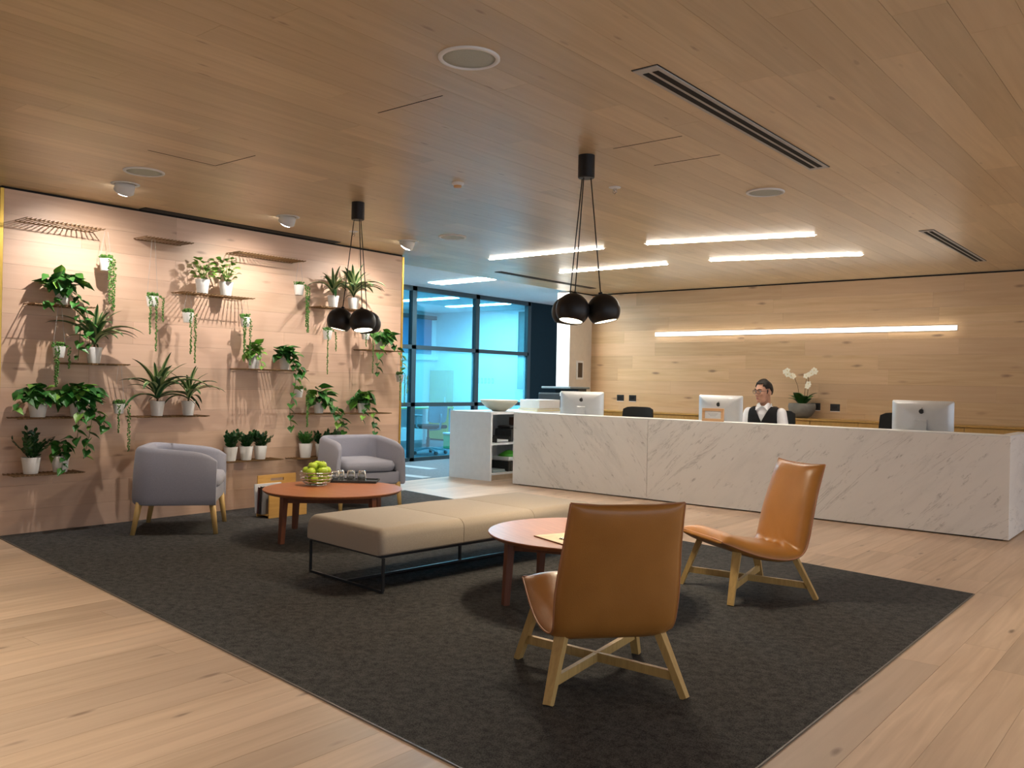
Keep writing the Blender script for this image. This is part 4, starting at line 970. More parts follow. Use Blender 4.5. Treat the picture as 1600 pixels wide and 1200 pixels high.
ST = meshof(tube(BM(), [(0, 0, 0.048), (0.003, 0, 0.062), (0.008, 0, 0.072)], [0.0015, 0.0015, 0.0022], 5), 'apple_stem', M_STEM)
spots_ = [(0, 0, 0.008)] + [(0.066*math.cos(2*PI*k/5+0.2), 0.066*math.sin(2*PI*k/5+0.2), 0.026) for k in range(5)] + [(0.078*math.cos(2*PI*k/6), 0.078*math.sin(2*PI*k/6), 0.085) for k in range(6)] + [(0.002, 0.0, 0.085), (0.036, 0.02, 0.128), (-0.035, 0.026, 0.126), (0.01, -0.043, 0.122)]
names_ = ['green apple at the very bottom of the wire bowl'] + ['green apple low in the wire bowl behind the rings, ' + w for w in ('on the far right', 'at the back', 'on the left', 'at the front left', 'at the front right')] + ['green apple at the rim of the wire bowl, ' + w for w in ('right side', 'back right', 'back left', 'left side', 'front left', 'front right')] + ['green apple buried in the middle of the heap', 'green apple on top of the heap, right one', 'green apple on top of the heap, back left one', 'green apple on top of the heap, front one']
for (x, y, z), lb in zip(spots_, names_):
    a = thing('apple', lb, 'apple', (-5.50+x, 4.32+y, tz+z), 0, 'green apples in the wire bowl'); a.rotation_euler = (random.uniform(-.5, .5), random.uniform(-.5, .5), random.uniform(0, 6))
    inst('flesh', AP, a); inst('stem', ST, a)
# tray with glasses
t = thing('serving_tray', 'flat black tray with tumblers on the red-brown table', 'tray', (-5.50, 4.70, tz), R(40))
obj('base', box(BM(), (-0.20, -0.11, 0.0), (0.20, 0.11, 0.008), 0.003, 1), M_PLASTIC, t)
for a, b in (((-0.20, -0.11), (0.20, -0.102)), ((-0.20, 0.102), (0.20, 0.11)), ((-0.20, -0.102), (-0.192, 0.102)), ((0.192, -0.102), (0.20, 0.102))): obj('rim', box(BM(), (*a, 0.008), (*b, 0.017)), M_PLASTIC, t)
GLS = meshof(lathe(BM(), [(0, 0.078), (0.024, 0.080), (0.031, 0.072), (0.036, 0.035), (0.035, 0.0), (0.033, 0.0), (0.0335, 0.035), (0.028, 0.066), (0, 0.068)], 24), 'tumbler', M_GLASSWARE)
GLB = meshof(lathe(BM(), [(0, 0.0795), (0.024, 0.0805), (0.029, 0.0745), (0, 0.0745)], 20), 'tumbler_base', M_GLASSWARE)
tm = Matrix.Translation((-5.50, 4.70, tz)) @ Matrix.Rotation(R(40), 4, 'Z')
for (u, v), lb in zip(((0.06, 0.035), (-0.03, 0.04), (-0.12, 0.05), (-0.145, -0.03)), ('upturned clear tumbler at the right end of the tray', 'upturned clear tumbler in the middle of the tray', 'upturned clear tumbler at the left end of the tray, farther one', 'upturned clear tumbler at the left end of the tray, beside the apples')):
    p = tm @ Vector((u, v, 0.0085)); g_ = thing('tumbler', lb, 'glass', p, 0, 'tumblers on the tray'); inst('wall', GLS, g_); inst('base', GLB, g_)
# things on the second table
t = thing('place_board', 'thin pale board with a print on the near round table', 'board', (-2.70, 3.80, tz), R(-20))
obj('board', box(BM(), (-0.16, -0.11, 0), (0.20, 0.11, 0.006)), plain('board_edge_brown', (0.25, 0.12, 0.06), 0.5), t)
obj('print', box(BM(), (-0.158, -0.108, 0.006), (0.198, 0.108, 0.0068)), furn_wood('pale_print', (0.62, 0.45, 0.26), (0.78, 0.62, 0.40), 0.6, (14, 9, 14)), t)
t = thing('coffee_spoon', 'small spoon lying on the pale board', 'spoon', (-2.64, 3.80, tz+0.0072), R(30))
obj('handle', tube(BM(), [(-0.06, 0, 0.003), (0, 0, 0.006), (0.05, 0, 0.004)], 0.0022, 6), M_CHROME, t, True); bm = BM(); ellipsoid(bm, (-0.075, 0, 0.004), (0.018, 0.011, 0.004), sub=2); obj('bowl', bm, M_CHROME, t, True)
t = thing('saucer', 'dark saucer under the small jug on the near round table', 'saucer', (-2.985, 4.33, tz))
obj('dish', lathe(BM(), [(0, 0), (0.035, 0), (0.065, 0.012), (0.068, 0.014), (0.06, 0.012), (0.03, 0.005), (0, 0.005)], 28), plain('grey_glaze', (0.20, 0.20, 0.22), 0.2), t, True); obj('foot', lathe(BM(), [(0.022, 0), (0.03, 0), (0.03, -0.0001), (0.022, -0.0001)], 20), M_PLASTIC, t)
t = thing('milk_jug', 'small white jug half hidden behind the front leather chair', 'jug', (-2.985, 4.33, tz+0.0055))
obj('body', lathe(BM(), [(0, 0), (0.028, 0), (0.036, 0.02), (0.034, 0.045), (0.026, 0.062), (0.030, 0.07), (0.027, 0.07), (0.022, 0.06), (0.030, 0.04), (0.026, 0.006), (0, 0.006)], 24), M_POT, t, True)
obj('handle', tube(BM(), [(0.032, 0, 0.05), (0.052, 0, 0.045), (0.052, 0, 0.025), (0.034, 0, 0.018)], 0.004, 6), M_POT, t, True)

# magazine rack
t = thing('magazine_rack', 'amber plywood magazine rack with a handle slot against the plant wall', 'magazine rack', (-6.38, 4.64, RZ), R(0))
bm = BM()
def panel(bm, x, w, y0, y1, z0, z1, hole=None):
    if not hole: box(bm, (x, y0, z0), (x+w, y1, z1)); return
    hy0, hy1, hz0, hz1 = hole
    for lo, hi in (((y0, z0), (y1, hz0)), ((y0, hz1), (y1, z1)), ((y0, hz0), (hy0, hz1)), ((hy1, hz0), (y1, hz1))): box(bm, (x, lo[0], lo[1]), (x+w, hi[0], hi[1]))
panel(bm, -0.09, 0.012, -0.20, 0.20, 0.0, 0.355, (-0.07, 0.07, 0.30, 0.325)); obj('back_panel', bm, M_PLY, t)
obj('front_panel', box(BM(), (0.078, -0.20, 0.0), (0.09, 0.20, 0.21), 0.002, 1), M_PLY, t)
obj('floor_panel', box(BM(), (-0.078, -0.20, 0.02), (0.078, 0.20, 0.032)), M_PLY, t)
for k, (x, w, h, tl, m, lb) in enumerate(((-0.055, 0.018, 0.25, -0.10, plain('mag_white', (0.6, 0.6, 0.62), 0.4), 'white magazine at the back of the plywood rack'), (-0.028, 0.02, 0.23, 0.05, plain('mag_maroon', (0.09, 0.03, 0.03), 0.5), 'maroon book in the plywood rack'), (0.0, 0.022, 0.24, 0.08, plain('mag_black', (0.02, 0.02, 0.022), 0.4), 'black book in the middle of the plywood rack'), (0.03, 0.016, 0.225, 0.06, plain('mag_grey', (0.22, 0.22, 0.24), 0.4), 'grey magazine at the front of the plywood rack'))):
    b = thing('magazine', lb, 'magazine', (-6.38+x, 4.62, RZ+0.033), 0, 'magazines in the rack'); b.rotation_euler = (0, tl, 0)
    obj('cover', box(BM(), (-w/2, -0.215, 0.0), (w/2, 0.06, h), 0.002, 1), m, b); obj('pages', box(BM(), (-w/2+0.003, -0.21, h), (w/2-0.003, 0.058, h+0.001)), M_LABELPAPER, b)

# ------------------------------------------------------------------ plant wall: shelves of thin rods
SD = 0.22
def rod_shelf(y0, y1, z, label):
    t = thing('rod_shelf', label, 'shelf', (WX, (y0+y1)/2, z), 0, 'bronze rod shelves on the plant wall'); L = y1-y0
    bm = BM(); n = max(6, int(L/0.031))
    for k in range(n+1):
        y = -L/2 + L*k/n; tube(bm, [(0.001, y, -0.004), (SD, y, -0.004)], 0.0040, 5)
    o = obj('rods', bm, M_ROD, t); o['kind'] = 'stuff'
    for x in (0.012, SD-0.03): obj('cross_rail', tube(BM(), [(x, -L/2, -0.010), (x, L/2, -0.010)], 0.003, 6), M_ROD, t)
for a in ((2.63, 3.20, 2.35, 'empty rod shelf at the top left of the plant wall'), (3.54, 3.95, 2.345, 'short empty rod shelf at the top, second from the left'),
          (4.40, 5.11, 2.335, 'empty rod shelf at the top right of the plant wall'), (2.70, 3.14, 1.735, 'rod shelf under the big trailing pothos at upper left'),
          (2.96, 3.42, 1.30, 'rod shelf under the single striped dracaena at left'), (2.60, 3.16, 0.885, 'rod shelf with two pothos pots at far left'),
          (2.58, 3.08, 0.465, 'lowest rod shelf at far left'), (3.50, 4.13, 0.88, 'rod shelf with two dracaenas above the left armchair'),
          (3.88, 4.56, 1.93, 'rod shelf with two bright green plants in white pots'), (5.32, 5.95, 1.925, 'rod shelf with two dracaenas behind the left pendant'),
          (4.46, 5.17, 1.295, 'rod shelf with two leafy plants in the middle of the wall'), (5.90, 6.42, 1.53, 'rod shelf at the far right end of the wall'),
          (5.12, 5.66, 0.88, 'rod shelf under the tall pothos at lower right'), (5.71, 6.25, 0.875, 'rod shelf above the facing armchair'),
          (4.33, 4.90, 0.465, 'low rod shelf holding three small pots in a row'), (5.08, 5.72, 0.452, 'low rod shelf partly behind the facing armchair')):
    rod_shelf(*a)

# leaves
def heart(L=0.09, W=0.075, droop=0.5, fold=0.18):
    bm = BM(); rows = []; n = 6; x = z = 0.0
    prof = (0.55, 0.96, 1.0, 0.82, 0.55, 0.26, 0.0)
    for i in range(n+1):
        u = i/n; w = W/2*prof[i] if i < n else 0.0006
        back = -0.018*L/0.09 if i == 0 else 0
        rows.append([bm.verts.new((x + (back if abs(s) == 1 else back*0.4*abs(s)), s*w, z + abs(s)*w*fold*2)) for s in (-1, -0.5, 0, 0.5, 1)])
        a = -droop*u; x += L/n*math.cos(a); z += L/n*math.sin(a)
    for p, q in zip(rows, rows[1:]):
        for k in range(4): bm.faces.new((p[k], p[k+1], q[k+1], q[k]))
    return bm
HEART = [meshof(heart(0.105, 0.09, d, f), 'heart_leaf', L_POTHOS) for d, f in ((0.4, 0.2), (0.9, 0.1), (0.2, 0.3))]
HEARTB = [meshof(heart(0.10, 0.078, d, f), 'bright_leaf', L_BRIGHT) for d, f in ((0.4, 0.2), (0.8, 0.15), (0.1, 0.25))]
OVAL = [meshof(blade(5, 0.058, 0.044, (R(20), R(-20-20*k)), 0.12, 0.8), 'oval_leaf', L_BRIGHT) for k in range(2)]
STRAP = [meshof(blade(9, 1.0, 0.15, (R(a), R(b)), 0.22, 0.62), 'strap_leaf', m) for a, b, m in ((82, 55, L_STRAP), (70, -5, L_STRAP), (55, -45, L_STRAP), (30, -70, L_STRAPD), (62, -25, L_STRAPD), (75, 20, L_STRAP))]

def pot(t, r, h, name='pot', m=M_POT):
    o = obj(name, lathe(BM(), [(0, 0), (r*0.72, 0), (r*0.74, 0.004), (r, h-0.002), (r*0.985, h), (r*0.93, h), (r*0.90, h-0.02), (0, h-0.02)], 26), m, t); smooth_angle(o, 40)
    obj('soil', lathe(BM(), [(0, h-0.012), (r*0.905, h-0.014), (r*0.90, h-0.0195), (0, h-0.0195)], 18), M_SOIL, t, True)
def put_leaf(meshes, t, p, d, rng, sc=1.0, roll=0.0, up=Vector((0, 0, 1))):
    d = d.normalized(); y = up.cross(d)
    if y.length < 0.05: y = Vector((0, 1, 0)).cross(d)
    y.normalize(); z = d.cross(y)
    m = Matrix((( d.x, y.x, z.x, p.x), (d.y, y.y, z.y, p.y), (d.z, y.z, z.z, p.z), (0, 0, 0, 1))) @ Matrix.Rotation(roll, 4, 'X') @ Matrix.Diagonal((sc, sc, sc, 1))
    # keep the foliage clear of the wall
    return inst('leaf', HEARTB[0] if meshes is HEART and rng.random() < 0.16 else rng.choice(meshes), t, mat4=m)
PX = 0.115            # how far pot centres stand off the wall
def planted(name, label, cat, y, z, r, h, off=PX, group='potted plants on the rod shelves'):
    t = thing(name, label, cat, (WX+off, y, z), 0, group); pot(t, r, h); return t
def clampx(p, off): p.x = max(p.x, -off+0.03); return p
def pothos(y, z, r, h, label, seed, n=26, spread=0.12, rise=0.12, vines=(), meshes=HEART, sc=1.0, ybias=0.0, name='potted_pothos'):
    t = planted(name, label, 'potted plant', y, z, r, h); rng = random.Random(seed)
    top = Vector((0, 0, h-0.01))
    for k in range(int(n*1.25)):
        a = rng.uniform(0, 2*PI); el = rng.uniform(0.15, 1.35); rad = rng.uniform(0.4, 1.0)
        d = Vector((math.cos(a)*math.cos(el)*0.8 + 0.15, math.sin(a)*math.cos(el) + ybias, math.sin(el)))
        p = top + Vector((d.x*spread*rad, d.y*spread*rad, d.z*rise*rad)); clampx(p, PX)
        ld = Vector((d.x*0.7+0.4, d.y*0.9+rng.uniform(-.3, .3), rng.uniform(-0.9, 0.45)))
        if k % 2 == 0: obj('petiole', tube(BM(), [top*0.98, (top+p)/2+Vector((0, 0, 0.02)), p], 0.0018, 4), L_POTHOS if meshes is HEART else L_BRIGHT, t)
        put_leaf(meshes, t, p, ld, rng, sc*rng.uniform(0.75, 1.15), rng.uniform(-0.5, 0.5))
    for pts in vines:
        P = [Vector((PX*0.2+0.04, 0, h))] + [Vector((dx, dy, dz)) for dx, dy, dz in pts]
        obj('vine', tube(BM(), P, 0.0022, 5), L_POTHOS, t, True)
        tot = sum((b-a).length for a, b in zip(P, P[1:])); m = max(3, int(tot/0.055)); acc = 0; q = 1
        for a, b in zip(P, P[1:]):
            L = (b-a).length; s = int(L/0.055)+1
            for i in range(s):
                p = a.lerp(b, (i+0.5)/s) + Vector((0.01, 0, 0)); q = -q
                put_leaf(meshes, t, p, Vector((0.6, 0.7*q+rng.uniform(-.3, .3), -0.45+rng.uniform(-.3, .2))), rng, sc*rng.uniform(0.55, 0.9), rng.uniform(-0.4, 0.4))
    return t
def dracaena(y, z, r, h, label, seed, n=24, L=0.30, dark=False, lean=0.0):
    t = planted('potted_dracaena', label, 'potted plant', y, z, r, h); rng = random.Random(seed)
    obj('stem', tube(BM(), [(0, 0, h-0.03), (0.004, 0.003, h+0.05)], [0.010, 0.007], 7), M_STEM, t, True)
    for k in range(n):
        a = k*2.39996 + rng.uniform(-0.2, 0.2); u = k/n
        me = STRAP[0] if u > 0.85 else STRAP[5] if u > 0.65 else rng.choice(STRAP[1:3]+STRAP[4:5]) if u > 0.3 else rng.choice(STRAP[2:5])
        ln = L*1.22*rng.uniform(0.75, 1.1)*(0.8+0.3*math.sin(PI*min(1, u+0.2)))
        # leaves on the wall side stay short
        if math.cos(a) < 0: ln = min(ln, 0.105/max(0.2, -math.cos(a)))
        m = Matrix.Translation((0, 0, h+0.01+0.05*u)) @ Matrix.Rotation(a, 4, 'Z') @ Matrix.Diagonal((ln, ln*1.05, ln, 1))
        inst('leaf', me, t, mat4=m)
    return t
def zz(y, z, r, h, label, seed, H_=0.13, n=7, mat=L_DARK, leafw=0.030, leafl=0.046, cyl=False):
    t = planted('potted_succulent', label, 'potted plant', y, z, r, h); rng = random.Random(seed)
    for k in range(n):
        a = 2*PI*k/n + rng.uniform(-.3, .3); el = rng.uniform(0.75, 1.35); d = Vector((math.cos(a)*math.cos(el)+0.08, math.sin(a)*math.cos(el), math.sin(el))).normalized()
        Ls = H_*rng.uniform(0.75, 1.15); bm = BM(); p0 = Vector((d.x*0.015, d.y*0.015, h-0.012)); tube(bm, [p0, p0+d*Ls], [0.004, 0.002], 5)
        x, y_ = frame_of(d)
        for j in range(7):
            u = (j+1)/7; c = p0 + d*Ls*u
            for s in ((-1, 1) if j < 6 else (0,)):
                ld = (d*0.75 + x*s*0.8 + y_*rng.uniform(-0.5, 0.5)).normalized(); sd = ld.cross(y_).normalized(); f = leafl*rng.uniform(0.8, 1.15)
                w = leafw/2; v = [c, c+ld*f*0.3+sd*w*0.8+y_*0.004, c+ld*f*0.65+sd*w*0.8+y_*0.003, c+ld*f, c+ld*f*0.65-sd*w*0.8+y_*0.003, c+ld*f*0.3-sd*w*0.8+y_*0.004]
                v = [bm.verts.new(q) for q in v]; bm.faces.new(v[:4]); bm.faces.new([v[0], v[3], v[4], v[5]])
        obj('frond', bm, mat, t)
    return t
def leafy(y, z, r, h, label, seed, n=34, rise=0.16, spread=0.085):
    t = planted('potted_peperomia', label, 'potted plant', y, z, r, h); rng = random.Random(seed)
    for k in range(7):
        a = 2*PI*k/7; e = Vector((math.cos(a)*spread*0.6+0.01, math.sin(a)*spread*0.8, h+rise*rng.uniform(0.6, 1.0)))
        obj('stem', tube(BM(), [(0, 0, h-0.02), (e.x*0.4, e.y*0.4, h+0.05), e], 0.0028, 5), L_BRIGHT, t, True)
    for k in range(n):
        a = k*2.4; u = (k+0.5)/n; rad = spread*(0.55+0.5*math.sin(PI*u))*rng.uniform(0.6, 1.1)
        p = clampx(Vector((math.cos(a)*rad*0.8, math.sin(a)*rad, h+0.0+rise*u*1.08)), PX)
        put_leaf(OVAL, t, p, Vector((math.cos(a)+0.3, math.sin(a), 0.3*u)), rng, rng.uniform(0.8, 1.3), rng.uniform(-0.5, 0.5))
    return t
ICO = None
def bead(bm, p, r):
    v = [bm.verts.new(p + Vector(q)*r) for q in ((1, 0, 0), (-1, 0, 0), (0, 1, 0), (0, -1, 0), (0, 0, 1.2), (0, 0, -1.2))]
    for a, b, c in ((0, 2, 4), (2, 1, 4), (1, 3, 4), (3, 0, 4), (2, 0, 5), (1, 2, 5), (3, 1, 5), (0, 3, 5)): bm.faces.new((v[a], v[b], v[c]))
def pearls(y, z, r, h, label, seed, strands, hang, tilt=0.0):
    """hanging pot; strands = [(dy, length, thickness)]; hang = height of the shelf it hangs from"""
    off = 0.15
    t = thing('hanging_pearl_plant', label, 'hanging plant', (WX+off, y, z), 0, 'hanging string-of-pearls pots'); rng = random.Random(seed)
    pot(t, r, h); zt = hang - z - 0.012
    for s in (-1, 1): obj('cord', tube(BM(), [(0, s*r*0.93, h-0.01), (0, s*0.012, zt)], 0.0012, 4), M_GRILL, t)
    bm = BM()
    for k in range(70):
        a = rng.uniform(0, 2*PI); q = r*0.95*math.sqrt(rng.random()); bead(bm, Vector((math.cos(a)*q, math.sin(a)*q, h+rng.uniform(0, 0.028))), 0.0085)
    o = obj('crown', bm, L_PEARL, t, True); o['kind'] = 'stuff'
    for dy, ln, wd in strands:
        bm = BM(); x0 = r*0.75; z0 = h + 0.006; zz_ = 0.0
        while zz_ < ln:
            taper = wd*(1-0.55*zz_/ln)
            for q in range(2 if wd < 0.016 else 4):
                xx = 0.035+x0+rng.uniform(-taper, taper)*0.7; yy = dy+rng.uniform(-taper, taper)
                if zz_ < 0.02: xx = x0*(0.6+20*zz_) 
                bead(bm, Vector((xx, yy, z0-zz_+rng.uniform(-.004, .004))), rng.uniform(0.0055, 0.0085))
            zz_ += 0.0105
        o = obj('strand', bm, L_PEARL, t, True); o['kind'] = 'stuff'
    return t

# upper rows
pearls(3.24, 2.03, 0.050, 0.095, 'pearl plant hanging highest, under the top left shelf', 1, [(0.03, 0.42, 0.022), (0.0, 0.36, 0.014)], 2.35)
pearls(3.63, 1.78, 0.050, 0.085, 'pearl plant with three long strands below the short top shelf', 2, [(-0.055, 0.32, 0.012), (0.0, 0.46, 0.012), (0.055, 0.22, 0.012)], 2.345)
pearls(3.95, 1.67, 0.048, 0.085, 'pearl plant hanging left of the bright green pair', 3, [(0.03, 0.44, 0.014), (-0.01, 0.36, 0.012)], 1.93)
pearls(2.90, 1.335, 0.048, 0.085, 'pearl plant beside the striped dracaena at far left', 4, [(-0.045, 0.31, 0.02), (0.045, 0.17, 0.012)], 1.735)
pearls(3.37, 0.905, 0.046, 0.078, 'pearl plant hanging left of the two dracaenas above the armchair', 5, [(-0.035, 0.24, 0.012), (0.05, 0.38, 0.014)], 1.30)
pearls(5.09, 2.01, 0.050, 0.095, 'pearl plant with one thick strand under the top right shelf', 6, [(0.055, 0.46, 0.02), (0.035, 0.40, 0.014)], 2.335)
pearls(4.51, 1.67, 0.048, 0.085, 'pearl plant hanging between the bright green pair and the middle shelf', 7, [(-0.05, 0.33, 0.016), (0.01, 0.44, 0.014)], 1.93)
pearls(5.44, 1.605, 0.048, 0.088, 'pearl plant with two thin strands left of the left pendant shades', 8, [(-0.05, 0.44, 0.009), (0.05, 0.20, 0.01)], 1.925)
pearls(5.93, 1.63, 0.047, 0.08, 'pearl plant hanging directly below the left pendant shades', 9, [(-0.05, 0.16, 0.010), (0.045, 0.44, 0.010)], 1.925)
pearls(6.42, 1.20, 0.046, 0.08, 'pearl plant at the far right edge of the plant wall', 10, [(-0.055, 0.28, 0.009), (0.01, 0.33, 0.009), (0.05, 0.2, 0.009)], 1.53)
pearls(5.11, 1.035, 0.044, 0.078, 'pearl plant with a single strand beside the tall pothos', 11, [(0.055, 0.36, 0.016)], 1.295)
pothos(2.93, 1.735, 0.050, 0.13, 'big dark pothos trailing over the upper left shelf', 21, 40, 0.17, 0.12, [[(0.10, 0.10, 0.05), (0.13, 0.15, -0.12), (0.12, 0.16, -0.32)], [(0.11, 0.04, 0.04), (0.14, 0.08, -0.15), (0.13, 0.07, -0.42)], [(0.11, -0.08, 0.02), (0.13, -0.20, -0.02)]])
dracaena(3.18, 1.30, 0.060, 0.125, 'striped dracaena alone on its shelf at left', 22, 28, 0.33)
pothos(2.77, 0.885, 0.068, 0.12, 'pothos reaching left from a wide pot at far left', 23, 26, 0.13, 0.14, [[(0.10, -0.12, 0.14), (0.12, -0.22, 0.05)]], ybias=-0.25)
pothos(3.06, 0.885, 0.062, 0.12, 'bushy pothos spilling over its hidden pot at left', 24, 44, 0.15, 0.13, [[(0.12, 0.06, 0.0), (0.14, 0.03, -0.15), (0.12, 0.0, -0.32)], [(0.12, 0.12, 0.02), (0.14, 0.16, -0.10)], [(0.12, -0.04, 0.0), (0.14, -0.06, -0.18)]], sc=1.1)
zz(2.73, 0.465, 0.066, 0.122, 'dark leafy plant in the lowest left pot', 25, 0.20, 9)
pothos(2.94, 0.465, 0.066, 0.122, 'sparse vine in a white pot on the lowest left shelf', 26, 12, 0.07, 0.16, [[(0.08, -0.02, 0.08), (0.10, -0.03, 0.0)]], sc=0.9)
dracaena(3.71, 0.88, 0.060, 0.122, 'dark wide dracaena, left of the pair above the armchair', 27, 32, 0.37)
dracaena(3.99, 0.88, 0.058, 0.122, 'slim pale dracaena, right of the pair above the armchair', 28, 22, 0.27)
leafy(4.10, 1.93, 0.061, 0.125, 'bright green rounded plant, left of the pair at the top', 29)
leafy(4.33, 1.93, 0.061, 0.125, 'bright green rounded plant, right of the pair at the top', 30, 30, 0.19)
dracaena(5.53, 1.925, 0.057, 0.12, 'dracaena left of the left pendant cables', 31, 20, 0.27)
dracaena(5.79, 1.925, 0.058, 0.12, 'full dracaena behind the left pendant cables', 32, 32, 0.31)
pothos(4.63, 1.295, 0.058, 0.122, 'pale green arrow leaved plant on the middle shelf', 33, 24, 0.09, 0.12, [[(0.07, 0.02, 0.08), (0.10, 0.03, 0.0)]], meshes=HEARTB, sc=0.9, name='potted_arrowhead')
pothos(4.97, 1.295, 0.054, 0.112, 'dark pothos with one long trailing vine on the middle shelf', 34, 26, 0.11, 0.12, [[(0.12, 0.04, 0.02), (0.14, 0.02, -0.15), (0.13, -0.03, -0.35), (0.12, 0.0, -0.56)], [(0.12, 0.08, 0.03), (0.14, 0.10, -0.08)]])
pothos(6.16, 1.53, 0.057, 0.112, 'pothos spreading over the right end of the wall', 35, 22, 0.16, 0.10, [[(0.11, -0.08, 0.02), (0.13, -0.15, -0.12), (0.12, -0.14, -0.26)], [(0.12, 0.12, 0.03), (0.14, 0.20, -0.08), (0.13, 0.20, -0.20)], [(0.10, -0.02, 0.14), (0.10, 0.05, 0.18)]])
pothos(5.38, 0.88, 0.057, 0.10, 'tall pothos tumbling down to the small pots at lower right', 36, 30, 0.11, 0.16, [[(0.12, 0.12, 0.05), (0.14, 0.20, -0.08), (0.12, 0.22, -0.20)], [(0.12, 0.08, 0.05), (0.14, 0.13, -0.12)]], sc=1.1)
pothos(5.94, 0.875, 0.058, 0.10, 'pothos above the facing armchair', 37, 28, 0.13, 0.13, [[(0.12, 0.04, 0.02), (0.13, 0.06, -0.22)], [(0.12, -0.08, 0.02), (0.13, -0.13, -0.08)]])
zz(4.41, 0.465, 0.062, 0.125, 'small dark succulent, left of three pots on the low shelf', 38, 0.13, 8)
zz(4.57, 0.465, 0.062, 0.125, 'small dark succulent, middle of three pots on the low shelf', 39, 0.13, 8)
zz(4.72, 0.465, 0.061, 0.125, 'small dark succulent, right of three pots on the low shelf', 40, 0.14, 8)
zz(5.23, 0.452, 0.066, 0.138, 'compact green plant in the left of three pots beside the facing armchair', 41, 0.11, 11, leafw=0.024, leafl=0.034, mat=L_POTHOS)
zz(5.42, 0.452, 0.060, 0.126, 'spiky dark plant in the middle of three pots beside the facing armchair', 42, 0.12, 6)
zz(5.60, 0.452, 0.066, 0.138, 'dark plant in the right pot half hidden by the facing armchair', 43, 0.11, 7)

# ------------------------------------------------------------------ the man at the counter
M_SKIN = plain('skin', (0.50, 0.255, 0.165), 0.5, var=0.05)
M_SHIRT = fabric('white_shirt', (0.74, 0.74, 0.77), 0.04)
M_VEST = fabric('black_vest', (0.012, 0.012, 0.013), 0.2)
M_HAIR = plain('dark_hair', (0.010, 0.007, 0.005), 0.55, spec=0.25, var=0.4, scale=120)
def capsule(bm, p0, p1, r0, r1, n=14):
    p0, p1 = Vector(p0), Vector(p1); pts = []; rad = []; d = (p1-p0); L = d.length
    for k in range(5): a = PI/2*k/4; pts.append(p0 - d/L*r0*math.cos(a)*0.98); rad.append(max(0.0015, r0*math.sin(a)))
    for k in range(5): a = PI/2*(4-k)/4; pts.append(p1 + d/L*r1*math.cos(a)*0.98); rad.append(max(0.0015, r1*math.sin(a)))
    tube(bm, pts, rad, n)
def remesh(o, vox, it=4):
    m = o.modifiers.new('skin', 'REMESH'); m.mode = 'VOXEL'; m.voxel_size = vox; m.use_smooth_shade = True
    s = o.modifiers.new('smooth', 'SMOOTH'); s.factor = 0.5; s.iterations = it
man = thing('person', 'man in a white shirt and black vest with glasses, seated behind the counter', 'person', (-3.86, 9.12, 0), R(7))
HM = Matrix.Translation((0, -0.03, 1.045)) @ Matrix.Rotation(R(-30), 4, 'Z') @ Matrix.Rotation(R(6), 4, 'X') @ Matrix.Translation((0, 0.01, -1.045))
def hx(p): return HM @ Vector(p)
hr = HM.to_3x3()
bm = BM()
for c, r in (((0, 0.0, 1.195), (0.075, 0.096, 0.098)), ((0, -0.028, 1.155), (0.066, 0.075, 0.085)), ((0, -0.045, 1.105), (0.052, 0.055, 0.045)), ((0, -0.082, 1.083), (0.026, 0.020, 0.020)),
             ((0, -0.104, 1.163), (0.011, 0.016, 0.026)), ((0, -0.113, 1.147), (0.015, 0.014, 0.012)), ((0, -0.085, 1.207), (0.055, 0.016, 0.012)), ((0.036, -0.075, 1.155), (0.024, 0.022, 0.02)), ((-0.036, -0.075, 1.155), (0.024, 0.022, 0.02)),
             ((0.077, 0.012, 1.165), (0.010, 0.022, 0.034)), ((-0.077, 0.012, 1.165), (0.010, 0.022, 0.034)), ((0, -0.096, 1.113), (0.024, 0.010, 0.010))):
    ellipsoid(bm, hx(c), r, hr, 3)
capsule(bm, (0, 0.02, 0.97), hx((0, 0.012, 1.12)), 0.060, 0.056)
def torso_rings(grow):
    out = []
    for z, a, b in ((0.48, 0.165, 0.12), (0.56, 0.172, 0.125), (0.66, 0.160, 0.115), (0.76, 0.165, 0.115), (0.86, 0.182, 0.120), (0.93, 0.185, 0.112), (0.97, 0.160, 0.098), (1.0, 0.115, 0.078), (1.025, 0.07, 0.064)):
        out.append([((a+grow)*math.copysign(abs(math.cos(2*PI*k/32))**0.85, math.cos(2*PI*k/32)), 0.01+(b+grow)*math.copysign(abs(math.sin(2*PI*k/32))**0.9, math.sin(2*PI*k/32)), z) for k in range(32)])
    return out
loft(bm, torso_rings(-0.012))
ARM = {}
